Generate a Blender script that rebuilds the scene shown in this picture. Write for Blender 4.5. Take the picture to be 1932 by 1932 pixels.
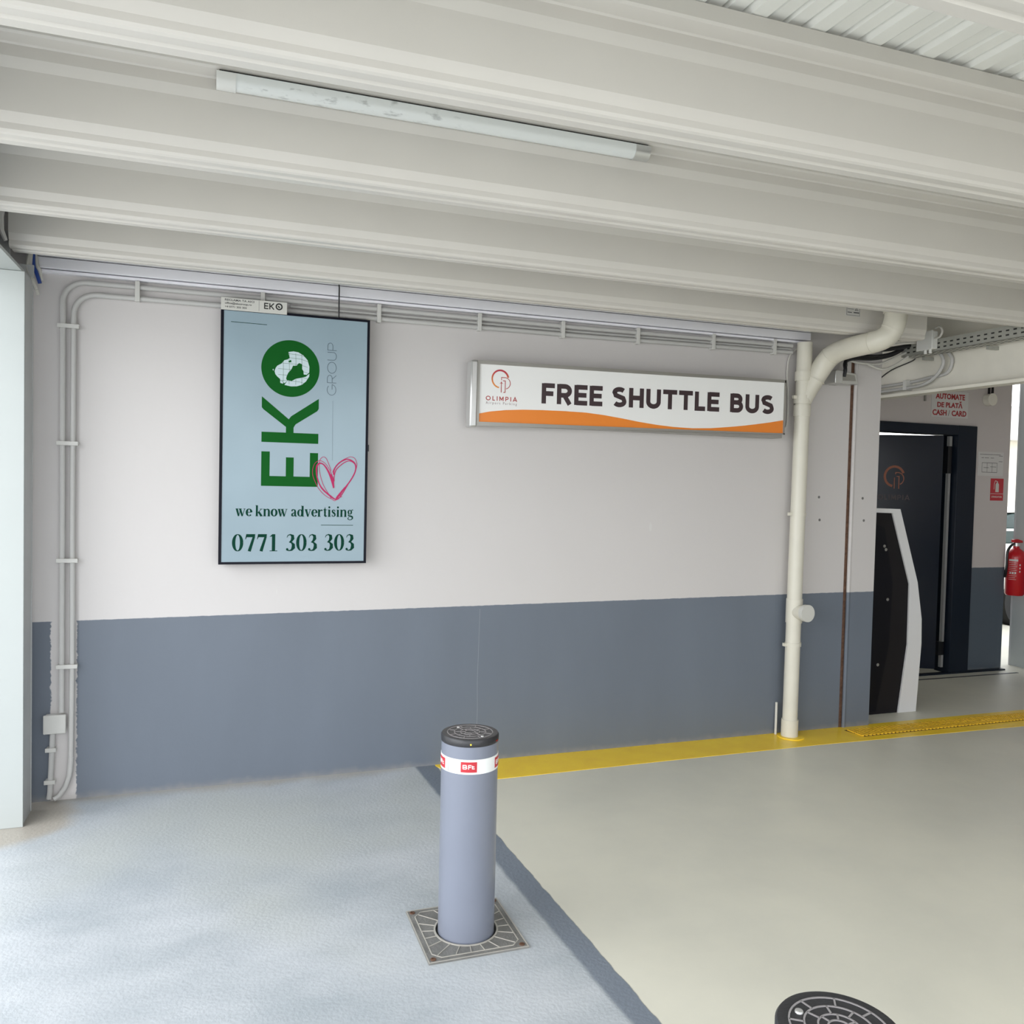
import bpy, bmesh, math, random
from mathutils import Vector, Matrix
random.seed(7)
PI = math.pi
S = bpy.context.scene
for o in list(bpy.data.objects): bpy.data.objects.remove(o)
COL = S.collection

# ---------------------------------------------------------------- camera
F_PX, YAW, PITCH, ROLL, CAM = 1580.7, 0.3414, -0.0337, 0.0230, (0.0, -4.553, 1.6)
cy, sy, cp, sp, cr, sr = math.cos(YAW), math.sin(YAW), math.cos(PITCH), math.sin(PITCH), math.cos(ROLL), math.sin(ROLL)
fw = Vector((sy*cp, cy*cp, sp)); rt = Vector((cy, -sy, 0)); up = rt.cross(fw)
r2 = cr*rt + sr*up; u2 = -sr*rt + cr*up
cd = bpy.data.cameras.new('camera'); cam = bpy.data.objects.new('camera', cd); COL.objects.link(cam)
cd.sensor_fit = 'HORIZONTAL'; cd.sensor_width = 36; cd.lens = F_PX/1932*36; cd.clip_start = 0.05; cd.clip_end = 200
cam.matrix_world = Matrix(((r2.x, u2.x, -fw.x, CAM[0]), (r2.y, u2.y, -fw.y, CAM[1]), (r2.z, u2.z, -fw.z, CAM[2]), (0, 0, 0, 1)))
S.camera = cam

# ---------------------------------------------------------------- light
S.view_settings.view_transform = 'Standard'; S.view_settings.look = 'None'
S.view_settings.gamma = 1; S.view_settings.use_curve_mapping = False
S.view_settings.exposure = 0.15
W = bpy.data.worlds.new('world'); S.world = W; W.use_nodes = True
bg = W.node_tree.nodes['Background']; bg.inputs[0].default_value = (0.93, 0.96, 1.0, 1); bg.inputs[1].default_value = 2.8

def area(name, loc, aim, sx, sy_, power, col):
    l = bpy.data.lights.new(name, 'AREA'); l.shape = 'RECTANGLE'; l.size = sx; l.size_y = sy_; l.energy = power; l.color = col
    o = bpy.data.objects.new(name, l); COL.objects.link(o); o.location = loc
    o.rotation_euler = (Vector(aim)-Vector(loc)).to_track_quat('-Z', 'Y').to_euler()
    return o
area('daylight_left', (-5.0, -4.5, 2.6), (1.0, -2.0, 1.0), 7, 3.5, 230, (0.94, 0.97, 1.0))

# ---------------------------------------------------------------- materials
def lin(c): return tuple(((v/255/12.92) if v/255 <= 0.04045 else ((v/255+0.055)/1.055)**2.4) for v in c)
def mat(name, rgb, rough=0.5, metal=0.0, noise=0.0, nscale=8.0, bump=0.0, bscale=60.0, spec=0.5, emit=0.0, trans=0.0, alpha=1.0):
    m = bpy.data.materials.new(name); m.use_nodes = True; nt = m.node_tree; b = nt.nodes['Principled BSDF']
    c = lin(rgb)
    b.inputs['Base Color'].default_value = (*c, 1); b.inputs['Roughness'].default_value = rough
    b.inputs['Metallic'].default_value = metal; b.inputs['Specular IOR Level'].default_value = spec
    if trans: b.inputs['Transmission Weight'].default_value = trans
    if emit: b.inputs['Emission Color'].default_value = (*c, 1); b.inputs['Emission Strength'].default_value = emit
    if noise or bump:
        tc = nt.nodes.new('ShaderNodeTexCoord')
    if noise:
        n = nt.nodes.new('ShaderNodeTexNoise'); n.inputs['Scale'].default_value = nscale; n.inputs['Detail'].default_value = 5
        nt.links.new(tc.outputs['Object'], n.inputs['Vector'])
        r = nt.nodes.new('ShaderNodeValToRGB'); nt.links.new(n.outputs['Fac'], r.inputs[0])
        r.color_ramp.elements[0].position = 0.3; r.color_ramp.elements[1].position = 0.7
        r.color_ramp.elements[0].color = (*[v*(1-noise) for v in c], 1); r.color_ramp.elements[1].color = (*[min(1, v*(1+noise)) for v in c], 1)
        nt.links.new(r.outputs[0], b.inputs['Base Color'])
    if bump:
        n2 = nt.nodes.new('ShaderNodeTexNoise'); n2.inputs['Scale'].default_value = bscale; n2.inputs['Detail'].default_value = 4
        nt.links.new(tc.outputs['Object'], n2.inputs['Vector'])
        bp = nt.nodes.new('ShaderNodeBump'); bp.inputs['Strength'].default_value = bump; bp.inputs['Distance'].default_value = 0.01
        nt.links.new(n2.outputs['Fac'], bp.inputs['Height']); nt.links.new(bp.outputs[0], b.inputs['Normal'])
    return m

class G:
    """small node-graph helper"""
    def __init__(s, m): s.nt = m.node_tree; s.b = s.nt.nodes['Principled BSDF']; s.tc = s.nt.nodes.new('ShaderNodeTexCoord'); s.sep = s.nt.nodes.new('ShaderNodeSeparateXYZ'); s.nt.links.new(s.tc.outputs['Object'], s.sep.inputs[0])
    def x(s): return s.sep.outputs[0]
    def y(s): return s.sep.outputs[1]
    def z(s): return s.sep.outputs[2]
    def set(s, sock, v):
        if isinstance(v, (int, float)): sock.default_value = v
        elif isinstance(v, tuple): sock.default_value = (*v, 1)
        else: s.nt.links.new(v, sock)
    def m(s, op, a, b=0.0, c=None, clamp=False):
        n = s.nt.nodes.new('ShaderNodeMath'); n.operation = op; n.use_clamp = clamp; s.set(n.inputs[0], a); s.set(n.inputs[1], b)
        if c is not None: s.set(n.inputs[2], c)
        return n.outputs[0]
    def noise(s, scale, detail=4, stretch=None, rough=0.5):
        n = s.nt.nodes.new('ShaderNodeTexNoise'); n.inputs['Scale'].default_value = scale; n.inputs['Detail'].default_value = detail; n.inputs['Roughness'].default_value = rough
        v = s.tc.outputs['Object']
        if stretch:
            mp = s.nt.nodes.new('ShaderNodeMapping'); mp.inputs['Scale'].default_value = stretch; s.nt.links.new(v, mp.inputs[0]); v = mp.outputs[0]
        s.nt.links.new(v, n.inputs['Vector']); return n.outputs['Fac']
    def step(s, v, edge, soft=0.004):
        n = s.nt.nodes.new('ShaderNodeMapRange'); n.interpolation_type = 'SMOOTHSTEP'
        s.set(n.inputs[0], v); s.set(n.inputs[1], edge-soft); s.set(n.inputs[2], edge+soft); return n.outputs[0]
    def mix(s, f, a, b):
        n = s.nt.nodes.new('ShaderNodeMix'); n.data_type = 'RGBA'; s.set(n.inputs[0], f); s.set(n.inputs[6], a); s.set(n.inputs[7], b); return n.outputs[2]
    def bump(s, h, strength=0.3, dist=0.005):
        bp = s.nt.nodes.new('ShaderNodeBump'); bp.inputs['Strength'].default_value = strength; bp.inputs['Distance'].default_value = dist
        s.nt.links.new(h, bp.inputs['Height']); s.nt.links.new(bp.outputs[0], s.b.inputs['Normal'])

M = {}
M['ceil'] = mat('cream_coated_steel', (213, 209, 202), 0.38, noise=0.02, nscale=3)
M['deck'] = mat('white_deck', (232, 232, 226), 0.4)
M['white'] = mat('white_plastic', (226, 226, 222), 0.35)
M['column'] = mat('white_painted_steel', (174, 179, 177), 0.5, noise=0.02, nscale=3)
M['colgrey'] = mat('grey_painted_steel', (188, 190, 190), 0.5, noise=0.03)
M['conduit'] = mat('light_grey_conduit', (190, 189, 186), 0.45)
M['clip'] = mat('pale_clip', (205, 204, 199), 0.45)
M['pvc'] = mat('cream_pvc', (214, 210, 196), 0.35, noise=0.03, nscale=6)
M['pvcap'] = mat('pale_pvc_cap', (206, 205, 198), 0.4)
M['trimw'] = mat('white_trim', (236, 235, 240), 0.4)
M['black'] = mat('black_plastic', (16, 17, 20), 0.35)
M['bezel'] = mat('navy_black_bezel', (8, 10, 24), 0.4, spec=0.15)
M['beam'] = mat('beam_white', (228, 224, 212), 0.5, noise=0.03)
M['steelblue'] = mat('grey_blue_steel', (92, 98, 110), 0.5, noise=0.05)
M['alu'] = mat('aluminium', (160, 158, 152), 0.32, 0.6)
M['alul'] = mat('bright_aluminium', (200, 200, 198), 0.3, 0.6)
M['galv'] = mat('galvanised_steel', (172, 172, 164), 0.45, 0.3, noise=0.06, nscale=30)
M['hole'] = mat('dark_slot', (40, 40, 38), 0.8)
M['boll'] = mat('bollard_grey', (122, 127, 140), 0.28, noise=0.02)
M['bolcap'] = mat('black_rubber_cap', (42, 42, 45), 0.38, bump=0.1, bscale=200)
M['ridge'] = mat('worn_cap_ridge', (142, 138, 138), 0.45)
M['castiron'] = mat('cast_plate', (124, 123, 119), 0.5, 0.2, noise=0.2, nscale=14, bump=0.3, bscale=120)
M['castedge'] = mat('worn_cast_rib', (176, 172, 163), 0.5, noise=0.1)
M['rust'] = mat('rusty_screw', (110, 82, 66), 0.6, 0.4, noise=0.3, nscale=50)
M['tape'] = mat('white_reflective_tape', (236, 238, 236), 0.3)
M['red'] = mat('label_red', (188, 46, 56), 0.35)
M['led'] = mat('amber_led', (255, 214, 60), 0.3, emit=1.2)
M['ledred'] = mat('dark_red_led', (150, 30, 20), 0.3)
M['yellow'] = mat('yellow_floor_paint', (255, 212, 54), 0.36, noise=0.07, nscale=7, bump=0.1, bscale=80)
M['green'] = mat('display_green', (14, 84, 28), 0.5, emit=0.03, spec=0.08)
M['dgreen'] = mat('display_dark_green', (6, 56, 42), 0.5, emit=0.03, spec=0.08)
M['ink'] = mat('display_thin_ink', (70, 90, 100), 0.3)
M['pink'] = mat('display_pink', (170, 48, 92), 0.5, emit=0.08, spec=0.08)
M['plate'] = mat('plate_offwhite', (206, 205, 198), 0.4)
M['txtblack'] = mat('print_black', (18, 18, 18), 0.5)
M['txtgrey'] = mat('print_grey', (90, 90, 90), 0.5)
M['signface'] = mat('sign_acrylic_white', (240, 240, 238), 0.25)
M['orange'] = mat('sign_orange', (236, 134, 40), 0.3)
M['brown'] = mat('sign_brown_text', (58, 42, 46), 0.35)
M['logored'] = mat('logo_brick_red', (172, 62, 60), 0.35)
M['logogrey'] = mat('logo_mauve_grey', (150, 130, 132), 0.4)
M['doorleaf'] = mat('navy_glass_door', (16, 24, 38), 0.2, spec=0.25)
M['doorframe'] = mat('dark_frame', (20, 28, 40), 0.45, spec=0.25)
M['logodoor'] = mat('door_logo_orange', (150, 84, 52), 0.5)
M['logodoor2'] = mat('door_logo_dim', (70, 56, 58), 0.5)
M['signtxt'] = mat('sign_red_text', (160, 36, 40), 0.5)
M['paper'] = mat('paper', (208, 206, 203), 0.6)
M['ext'] = mat('extinguisher_red', (186, 22, 32), 0.22)
M['kiosk'] = mat('kiosk_black_panel', (13, 13, 20), 0.5, spec=0.2)
M['kiosk2'] = mat('kiosk_dark_border', (28, 26, 28), 0.6, spec=0.2)
M['kioskw'] = mat('kiosk_white_shell', (222, 222, 222), 0.35)
M['blue'] = mat('blue_cable', (34, 66, 140), 0.4)
M['cablew'] = mat('white_cable', (205, 203, 196), 0.4)
M['cableb'] = mat('black_cable', (24, 24, 28), 0.45)
M['cableo'] = mat('orange_stain', (200, 110, 70), 0.6)
M['carpaint'] = mat('white_car_paint', (225, 224, 218), 0.2)
M['glassd'] = mat('dark_green_glass', (52, 70, 68), 0.1)
M['tyre'] = mat('tyre_rubber', (24, 24, 24), 0.8)
M['facade'] = mat('pale_facade', (226, 220, 204), 0.7)
M['asphalt'] = mat('pale_ground', (200, 198, 192), 0.8, noise=0.1, nscale=2)
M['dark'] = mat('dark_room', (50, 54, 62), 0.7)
M['glowpane'] = mat('glowing_window_pane', (255, 255, 250), 0.3, emit=4.0)
M['crack'] = mat('pale_crack', (140, 145, 150), 0.8)
M['plug'] = mat('grey_plug', (110, 108, 106), 0.7)

# tube diffuser: milky with dirt specks
m = mat('milky_diffuser', (225, 228, 226), 0.3); M['diff'] = m
g = G(m); n = g.noise(1.0, 3, (22, 60, 60)); f = g.m('MULTIPLY', g.m('MULTIPLY', g.step(n, 0.66, 0.09), 0.55), g.step(g.m('MULTIPLY', g.x(), -1.0), 0.0, 0.1))
g.set(g.b.inputs['Base Color'], g.mix(f, lin((226, 229, 227)), lin((130, 132, 130))))

# display screen: blue-grey picture
m = mat('display_screen', (150, 172, 186), 0.22); M['screen'] = m
g = G(m); f = g.m('MULTIPLY', g.noise(1.6, 2), 0.8)
c = g.mix(f, lin((116, 134, 143)), lin((150, 170, 180)))
g.set(g.b.inputs['Base Color'], c); g.set(g.b.inputs['Emission Color'], c); g.b.inputs['Emission Strength'].default_value = 0.16

# painted walls: lilac-white above a slate dado at 0.90 m
def wall_mat(name, top, dado, h, patch=False, slope=0.0):
    m = mat(name, top, 0.55); g = G(m)
    wob = g.m('MULTIPLY', g.m('SUBTRACT', g.noise(26), 0.5), 0.006)
    zz = g.m('ADD', g.z(), wob)
    if slope: zz = g.m('SUBTRACT', zz, g.m('MULTIPLY', g.x(), slope))
    f = g.step(zz, h, 0.002)
    if patch:
        e = g.m('ADD', g.x(), g.m('MULTIPLY', g.m('SUBTRACT', g.noise(40), 0.5), 0.03))
        a = g.m('MULTIPLY', g.step(e, -0.742, 0.003), g.m('SUBTRACT', 1.0, g.step(e, -0.628, 0.003)))
        f = g.m('MAXIMUM', f, a)
    n = g.noise(1.3, 4)
    ct = g.mix(n, tuple(v*0.97 for v in lin(top)), tuple(min(1, v*1.03) for v in lin(top)))
    n2 = g.noise(1.0, 5, (3, 3, 0.8))
    cd_ = g.mix(n2, tuple(v*0.88 for v in lin(dado)), tuple(v*1.12 for v in lin(dado)))
    # grime along the foot
    base = g.m('SUBTRACT', 1.0, g.step(g.m('ADD', g.z(), g.m('MULTIPLY', g.noise(18, 6), -0.05)), -0.015, 0.03))
    c = g.mix(f, cd_, ct); c = g.mix(g.m('MULTIPLY', base, 0.6), c, lin((150, 146, 140)))
    g.set(g.b.inputs['Base Color'], c)
    g.bump(g.noise(45, 5), 0.12, 0.004)
    return m
M['wall'] = wall_mat('lilac_white_and_slate_wall', (203, 199, 197), (104, 112, 123), 0.887, True, 0.0085)
M['wallfar'] = wall_mat('far_wall_paint', (200, 193, 190), (84, 94, 104), 0.94)

# floor: light blue-grey rough coat, darker band, beige smooth coat
m = mat('painted_floor', (160, 168, 176), 0.42); M['floor'] = m
g = G(m)
xe = g.m('ADD', g.x(), g.m('MULTIPLY', g.y(), 0.033))
xe = g.m('ADD', xe, g.m('MULTIPLY', g.m('SUBTRACT', g.noise(9), 0.5), 0.02))
xb = g.m('ADD', xe, g.m('MULTIPLY', g.y(), 0.014))
clouds = g.noise(1.5, 6, (1.0, 1.6, 1.0), 0.6); fine = g.noise(160, 3)
blue = g.mix(g.step(clouds, 0.5, 0.22), lin((164, 171, 176)), lin((192, 196, 200)))
blue = g.mix(g.step(g.noise(0.7, 3), 0.56, 0.1), blue, lin((182, 186, 184)))
band = g.mix(g.noise(3), lin((108, 117, 129)), lin((124, 132, 142)))
beige = g.mix(g.step(g.noise(0.9, 6, None, 0.6), 0.5, 0.25), lin((204, 202, 189)), lin((220, 217, 201)))
c = g.mix(g.step(xb, 1.075, 0.012), blue, band)
fb = g.step(xe, 1.195, 0.003)
c = g.mix(fb, c, beige)
# bare concrete round the column foot and along the wall
dx = g.m('ADD', g.x(), 0.95); dy = g.m('ADD', g.y(), 0.22)
d = g.m('SQRT', g.m('ADD', g.m('MULTIPLY', dx, dx), g.m('MULTIPLY', dy, dy)))
d = g.m('ADD', d, g.m('MULTIPLY', g.noise(5, 5), 0.16))
bare = g.m('SUBTRACT', 1.0, g.step(d, 0.42, 0.05))
wl = g.m('ADD', g.y(), g.m('MULTIPLY', g.noise(5, 6), 0.16)); bw = g.m('MULTIPLY', g.step(wl, 0.03, 0.06), g.m('SUBTRACT', 1.0, g.step(g.x(), 1.0, 0.1)))
bare = g.m('MAXIMUM', bare, g.m('MULTIPLY', bw, 0.7))
c = g.mix(bare, c, lin((172, 166, 156)))
spk = g.step(g.noise(38, 2), 0.79, 0.01); c = g.mix(g.m('MULTIPLY', spk, 0.5), c, lin((215, 215, 210)))
g.set(g.b.inputs['Base Color'], c)
h = g.m('ADD', g.m('MULTIPLY', g.m('SUBTRACT', 1.0, fb), g.noise(70, 4)), g.m('MULTIPLY', clouds, 1.2))
g.bump(h, 0.32, 0.006)
rr = g.m('ADD', 0.33, g.m('MULTIPLY', g.noise(4, 4), 0.15)); g.set(g.b.inputs['Roughness'], rr)

# ---------------------------------------------------------------- mesh helpers (all vertices in world metres)
ORG = {}
class MB:
    def __init__(s): s.v = []; s.f = []; s.mi = []
    def add(s, vs, fs, mi=0):
        o = len(s.v); s.v += [tuple(p) for p in vs]; s.f += [tuple(i+o for i in f) for f in fs]; s.mi += [mi]*len(fs); return s
    def box(s, a, b, mi=0):
        x0, y0, z0 = a; x1, y1, z1 = b
        if x0 > x1: x0, x1 = x1, x0
        if y0 > y1: y0, y1 = y1, y0
        if z0 > z1: z0, z1 = z1, z0
        return s.add([(x0,y0,z0),(x1,y0,z0),(x1,y1,z0),(x0,y1,z0),(x0,y0,z1),(x1,y0,z1),(x1,y1,z1),(x0,y1,z1)],
                     [(3,2,1,0),(4,5,6,7),(0,1,5,4),(1,2,6,5),(2,3,7,6),(3,0,4,7)], mi)
    def tube(s, path, r, n=16, caps=True, mi=0):
        P = [Vector(p) for p in path]; rs = r if isinstance(r, (list, tuple)) else [r]*len(P)
        vs = []; fs = []; prev = None
        for i, p in enumerate(P):
            if i == 0: t = P[1]-P[0]
            elif i == len(P)-1: t = P[-1]-P[-2]
            else: t = (P[i+1]-P[i]).normalized()+(P[i]-P[i-1]).normalized()
            t.normalize()
            if prev is None:
                a = Vector((0,0,1)) if abs(t.z) < 0.9 else Vector((0,1,0)); u = t.cross(a).normalized()
            else: u = (prev - t*prev.dot(t)).normalized()
            prev = u; w = t.cross(u)
            for k in range(n):
                an = 2*PI*k/n; vs.append(p+(u*math.cos(an)+w*math.sin(an))*rs[i])
        for i in range(len(P)-1):
            for k in range(n):
                a = i*n+k; b = i*n+(k+1) % n; fs.append((a, b, b+n, a+n))
        if caps: fs.append(tuple(range(n-1, -1, -1))); fs.append(tuple((len(P)-1)*n+k for k in range(n)))
        return s.add(vs, fs, mi)
    def lathe(s, c, prof, n=48, axis='z', mi=0):
        vs = []; fs = []; c = Vector(c)
        for r, h in prof:
            for k in range(n):
                a = 2*PI*k/n; x, y = r*math.cos(a), r*math.sin(a)
                vs.append(c+(Vector((x, y, h)) if axis == 'z' else Vector((x, h, y)) if axis == 'y' else Vector((h, x, y))))
        m_ = len(prof)
        for i in range(m_-1):
            for k in range(n):
                a = i*n+k; b = i*n+(k+1) % n; fs.append((a, b, b+n, a+n))
        fs.append(tuple(range(n-1, -1, -1))); fs.append(tuple((m_-1)*n+k for k in range(n)))
        return s.add(vs, fs, mi)
    def prism(s, pts, fn, d0, d1, mi=0):
        """polygon pts (u,v) mapped through fn(u,v,d), extruded d0..d1"""
        n = len(pts); vs = [fn(u, v, d0) for u, v in pts]+[fn(u, v, d1) for u, v in pts]
        fs = [tuple(range(n)), tuple(range(2*n-1, n-1, -1))]+[(i, (i+1) % n, (i+1) % n+n, i+n) for i in range(n)]
        return s.add(vs, fs, mi)
    def stroke(s, pts, w, fn, d0, d1, closed=False, mi=0):
        """ribbon of width w (number or list) along pts in the (u,v) plane, mitred"""
        ws = list(w) if isinstance(w, (list, tuple)) else [w]*len(pts)
        keep = [0]+[i for i in range(1, len(pts)) if math.dist(pts[i][:2], pts[i-1][:2]) > 1e-5]
        pts = [pts[i] for i in keep]; ws = [ws[i] for i in keep]; n = len(pts)
        P = [Vector((p[0], p[1])) for p in pts]; L = []; R = []
        for i in range(n):
            a = P[i-1] if (i > 0 or closed) else None; b = P[(i+1) % n] if (i < n-1 or closed) else None
            d1_ = (P[i]-a).normalized() if a is not None else None; d2_ = (b-P[i]).normalized() if b is not None else None
            if d1_ is None: d1_ = d2_
            if d2_ is None: d2_ = d1_
            n1 = Vector((-d1_.y, d1_.x)); n2 = Vector((-d2_.y, d2_.x)); mt = n1+n2
            if mt.length < 1e-6: mt = n1
            mt.normalize(); k = ws[i]/2/max(0.35, mt.dot(n1)); L.append(P[i]+mt*k); R.append(P[i]-mt*k)
        q = n if closed else n-1
        for i in range(q):
            j = (i+1) % n; s.prism([tuple(L[i]), tuple(L[j]), tuple(R[j]), tuple(R[i])], fn, d0, d1, mi)
        return s
    def build(s, name, m, parent=None, org=None, bevel=0, smooth=False):
        org = Vector(org) if org is not None else (ORG[root_of(parent)] if parent is not None else Vector((0, 0, 0)))
        me = bpy.data.meshes.new(name); me.from_pydata([tuple(Vector(p)-org) for p in s.v], [], s.f); me.validate()
        bm = bmesh.new(); bm.from_mesh(me); bmesh.ops.recalc_face_normals(bm, faces=bm.faces)
        bm.to_mesh(me); bm.free()
        for mm in (m if isinstance(m, (list, tuple)) else [m]): me.materials.append(M[mm])
        if len(me.polygons) == len(s.mi):
            for p, i in zip(me.polygons, s.mi): p.material_index = i
        o = bpy.data.objects.new(name, me); COL.objects.link(o)
        if parent is None: o.location = org; ORG[o.name] = org
        else: o.parent = parent
        if bevel:
            b = o.modifiers.new('bevel', 'BEVEL'); b.width = bevel; b.segments = 2; b.limit_method = 'ANGLE'; b.angle_limit = math.radians(40)
        if smooth or bevel:
            for p in me.polygons: p.use_smooth = True
            if hasattr(me, 'set_sharp_from_angle'): me.set_sharp_from_angle(angle=math.radians(35))
        return o
def build_each(mb, name, m, parent=None, **kw):
    """every separate piece of mb becomes an object of its own"""
    par = list(range(len(mb.v)))
    def fd(a):
        while par[a] != a: par[a] = par[par[a]]; a = par[a]
        return a
    for f in mb.f:
        for q in f[1:]: par[fd(q)] = fd(f[0])
    grp = {}
    for f, i in zip(mb.f, mb.mi): grp.setdefault(fd(f[0]), []).append((f, i))
    out = []
    for k, fs in grp.items():
        idx = sorted({q for f, _ in fs for q in f}); mp = {q: j for j, q in enumerate(idx)}
        n = MB(); n.add([mb.v[q] for q in idx], [tuple(mp[q] for q in f) for f, _ in fs]); out.append(n.build(name, m, parent, **kw))
    return out
def root_of(o):
    while o.parent: o = o.parent
    return o.name
def tag(o, label, cat, group=None):
    o['label'] = label; o['category'] = cat
    if group: o['group'] = group
    return o
def thing(name, loc, label, cat, group=None):
    o = bpy.data.objects.new(name, None); COL.objects.link(o); o.location = loc; o.empty_display_size = 0.1
    ORG[o.name] = Vector(loc); return tag(o, label, cat, group)
def struct(o): o['kind'] = 'structure'; return o
def clone(root, loc, label, group=None):
    r = root.copy(); COL.objects.link(r); r.location = loc; r['label'] = label; ORG[r.name] = Vector(loc)
    if group: r['group'] = group
    for ch in list(root.children):
        c = ch.copy(); COL.objects.link(c); c.parent = r
        for gch in list(ch.children):
            d = gch.copy(); COL.objects.link(d); d.parent = c
    return r
def arc(cx, cy_, rx, ry, a0, a1, n=14):
    return [(cx+rx*math.cos(math.radians(a0+(a1-a0)*i/n)), cy_+ry*math.sin(math.radians(a0+(a1-a0)*i/n))) for i in range(n+1)]
def smooth_path(pts, n=6):
    P = [Vector(p) for p in pts]; out = []
    for i in range(len(P)-1):
        p0 = P[max(0, i-1)]; p1 = P[i]; p2 = P[i+1]; p3 = P[min(len(P)-1, i+2)]
        for k in range(n):
            t = k/n; out.append(tuple(0.5*((2*p1)+(p2-p0)*t+(2*p0-5*p1+4*p2-p3)*t*t+(3*p1-p0-3*p2+p3)*t*t*t)))
    out.append(tuple(P[-1])); return out
def plane_y(y): return lambda u, v, d: (u, y-d, v)         # faces -Y; d grows towards the viewer side
def text_mesh(txt, u0, v0, width, height, y, name, m, parent, bold=0.0, depth=0.0008, font_aspect=None, shear=0.0):
    """sans text fitted in a box on a wall plane facing -Y"""
    cu = bpy.data.curves.new(name, 'FONT'); cu.body = txt; cu.size = 1; cu.offset = bold; cu.extrude = 0.01; cu.shear = shear; cu.resolution_u = 3
    o = bpy.data.objects.new(name, cu); COL.objects.link(o); dg = bpy.context.evaluated_depsgraph_get()
    me = bpy.data.meshes.new_from_object(o.evaluated_get(dg)); bpy.data.objects.remove(o)
    xs = [v.co.x for v in me.vertices]; ys = [v.co.y for v in me.vertices]; x0, x1, y0, y1 = min(xs), max(xs), min(ys), max(ys)
    og = ORG[root_of(parent)]
    for v in me.vertices:
        c = v.co; v.co = Vector((u0+(c.x-x0)/(x1-x0)*width, y-(depth if c.z > 0 else 0), v0+(c.y-y0)/(y1-y0)*height))-og
    me.materials.clear(); me.materials.append(M[m])
    ob = bpy.data.objects.new(name, me); COL.objects.link(ob); ob.parent = parent; return ob

# geometric stroke capitals, cap height 1, stroke t; returns (advance, strokes)
def cap(ch, t, track=0.0):
    h = t/2; T = 1-h; b = h
    def D(l): return l
    if ch == 'F': w = .58; s = [[(h, 0), (h, 1)], [(h, T), (w, T)], [(h, .5), (w-.06, .5)]]
    elif ch == 'E': w = .60; s = [[(h, 0), (h, 1)], [(h, T), (w, T)], [(h, .5), (w-.04, .5)], [(h, b), (w, b)]]
    elif ch == 'R': w = .68; s = [[(h, 0), (h, 1)], [(h, T), (.36, T)]+arc(.36, (T+.45)/2, w-h-.36, (T-.45)/2, 90, -90)+[(h, .45)], [(.34, .45), (w-h*.9, 0)]]
    elif ch == 'P': w = .66; s = [[(h, 0), (h, 1)], [(h, T), (.36, T)]+arc(.36, (T+.42)/2, w-h-.36, (T-.42)/2, 90, -90)+[(h, .42)]]
    elif ch == 'S': w = .66; s = [arc(w/2, .735, w/2-h, T-.735, 35, 180, 12)+[(h+.02, .70), (.16, .59), (w/2, .52), (w-.16, .45), (w-h-.01, .33)]+arc(w/2, .275, w/2-h, .275-b, 0, -150, 12)]
    elif ch == 'H': w = .70; s = [[(h, 0), (h, 1)], [(w-h, 0), (w-h, 1)], [(h, .5), (w-h, .5)]]
    elif ch == 'U': w = .70; s = [[(h, 1), (h, .35)]+arc(w/2, .35, w/2-h, .35-b, 180, 360)+[(w-h, 1)]]
    elif ch == 'T': w = .66; s = [[(0, T), (w, T)], [(w/2, 0), (w/2, 1)]]
    elif ch == 'L': w = .52; s = [[(h, 1), (h, b), (w, b)]]
    elif ch == 'B': w = .66; s = [[(h, 0), (h, 1)], [(h, T), (.34, T)]+arc(.34, (T+.53)/2, w-h-.38, (T-.53)/2, 90, -90)+[(h, .53)], [(.36, .53)]+arc(.36, (b+.53)/2, w-h-.36, (.53-b)/2, 90, -90)+[(h, b)]]
    elif ch == 'O': w = .98; s = [arc(.49, .5, .49-h, .5-h, 0, 352, 28)+[(.98-h, .5)]]
    elif ch == 'I': w = t; s = [[(h, 0), (h, 1)]]
    elif ch == 'M': w = .86; s = [[(h, 0), (h, 1)], [(w-h, 0), (w-h, 1)], [(h, .93), (w/2, .25), (w-h, .93)]]
    elif ch == 'A': w = .86; s = [[(h*.6, 0), (w/2, .95), (w-h*.6, 0)], [(.2, .28), (w-.2, .28)]]
    elif ch == 'G': w = .92; s = [arc(.47, .5, .47-h, .5-h, 45, 350, 22)+[(.94-h, .45), (.5, .45)]]
    elif ch == 'K': w = .70; s = [[(h, 0), (h, 1)], [(w-h*.6, 1), (h+.05, .42)], [(.24, .56), (w-h*.5, 0)]]
    else: w = .35; s = []
    return w, s
def caps(txt, u0, v0, width, height, t, track, fn, name, m, parent, d0=0.0, d1=0.0008):
    x = 0; gl = []
    for c in txt:
        w, s = cap(c, t); gl.append((x, s)); x += w+track
    tot = x-track; k = width/tot; mb = MB()
    for gx, ss in gl:
        for i, st in enumerate(ss):
            # width is given in height units, so thickness is isotropic even when k != height
            pts = [(u0+(gx+p[0])*k, v0+p[1]*height) for p in st]
            mb.stroke(pts, t*(k+height)/2, fn, d0, d1+i*0.00004)
    return mb.build(name, m, parent)

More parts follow.
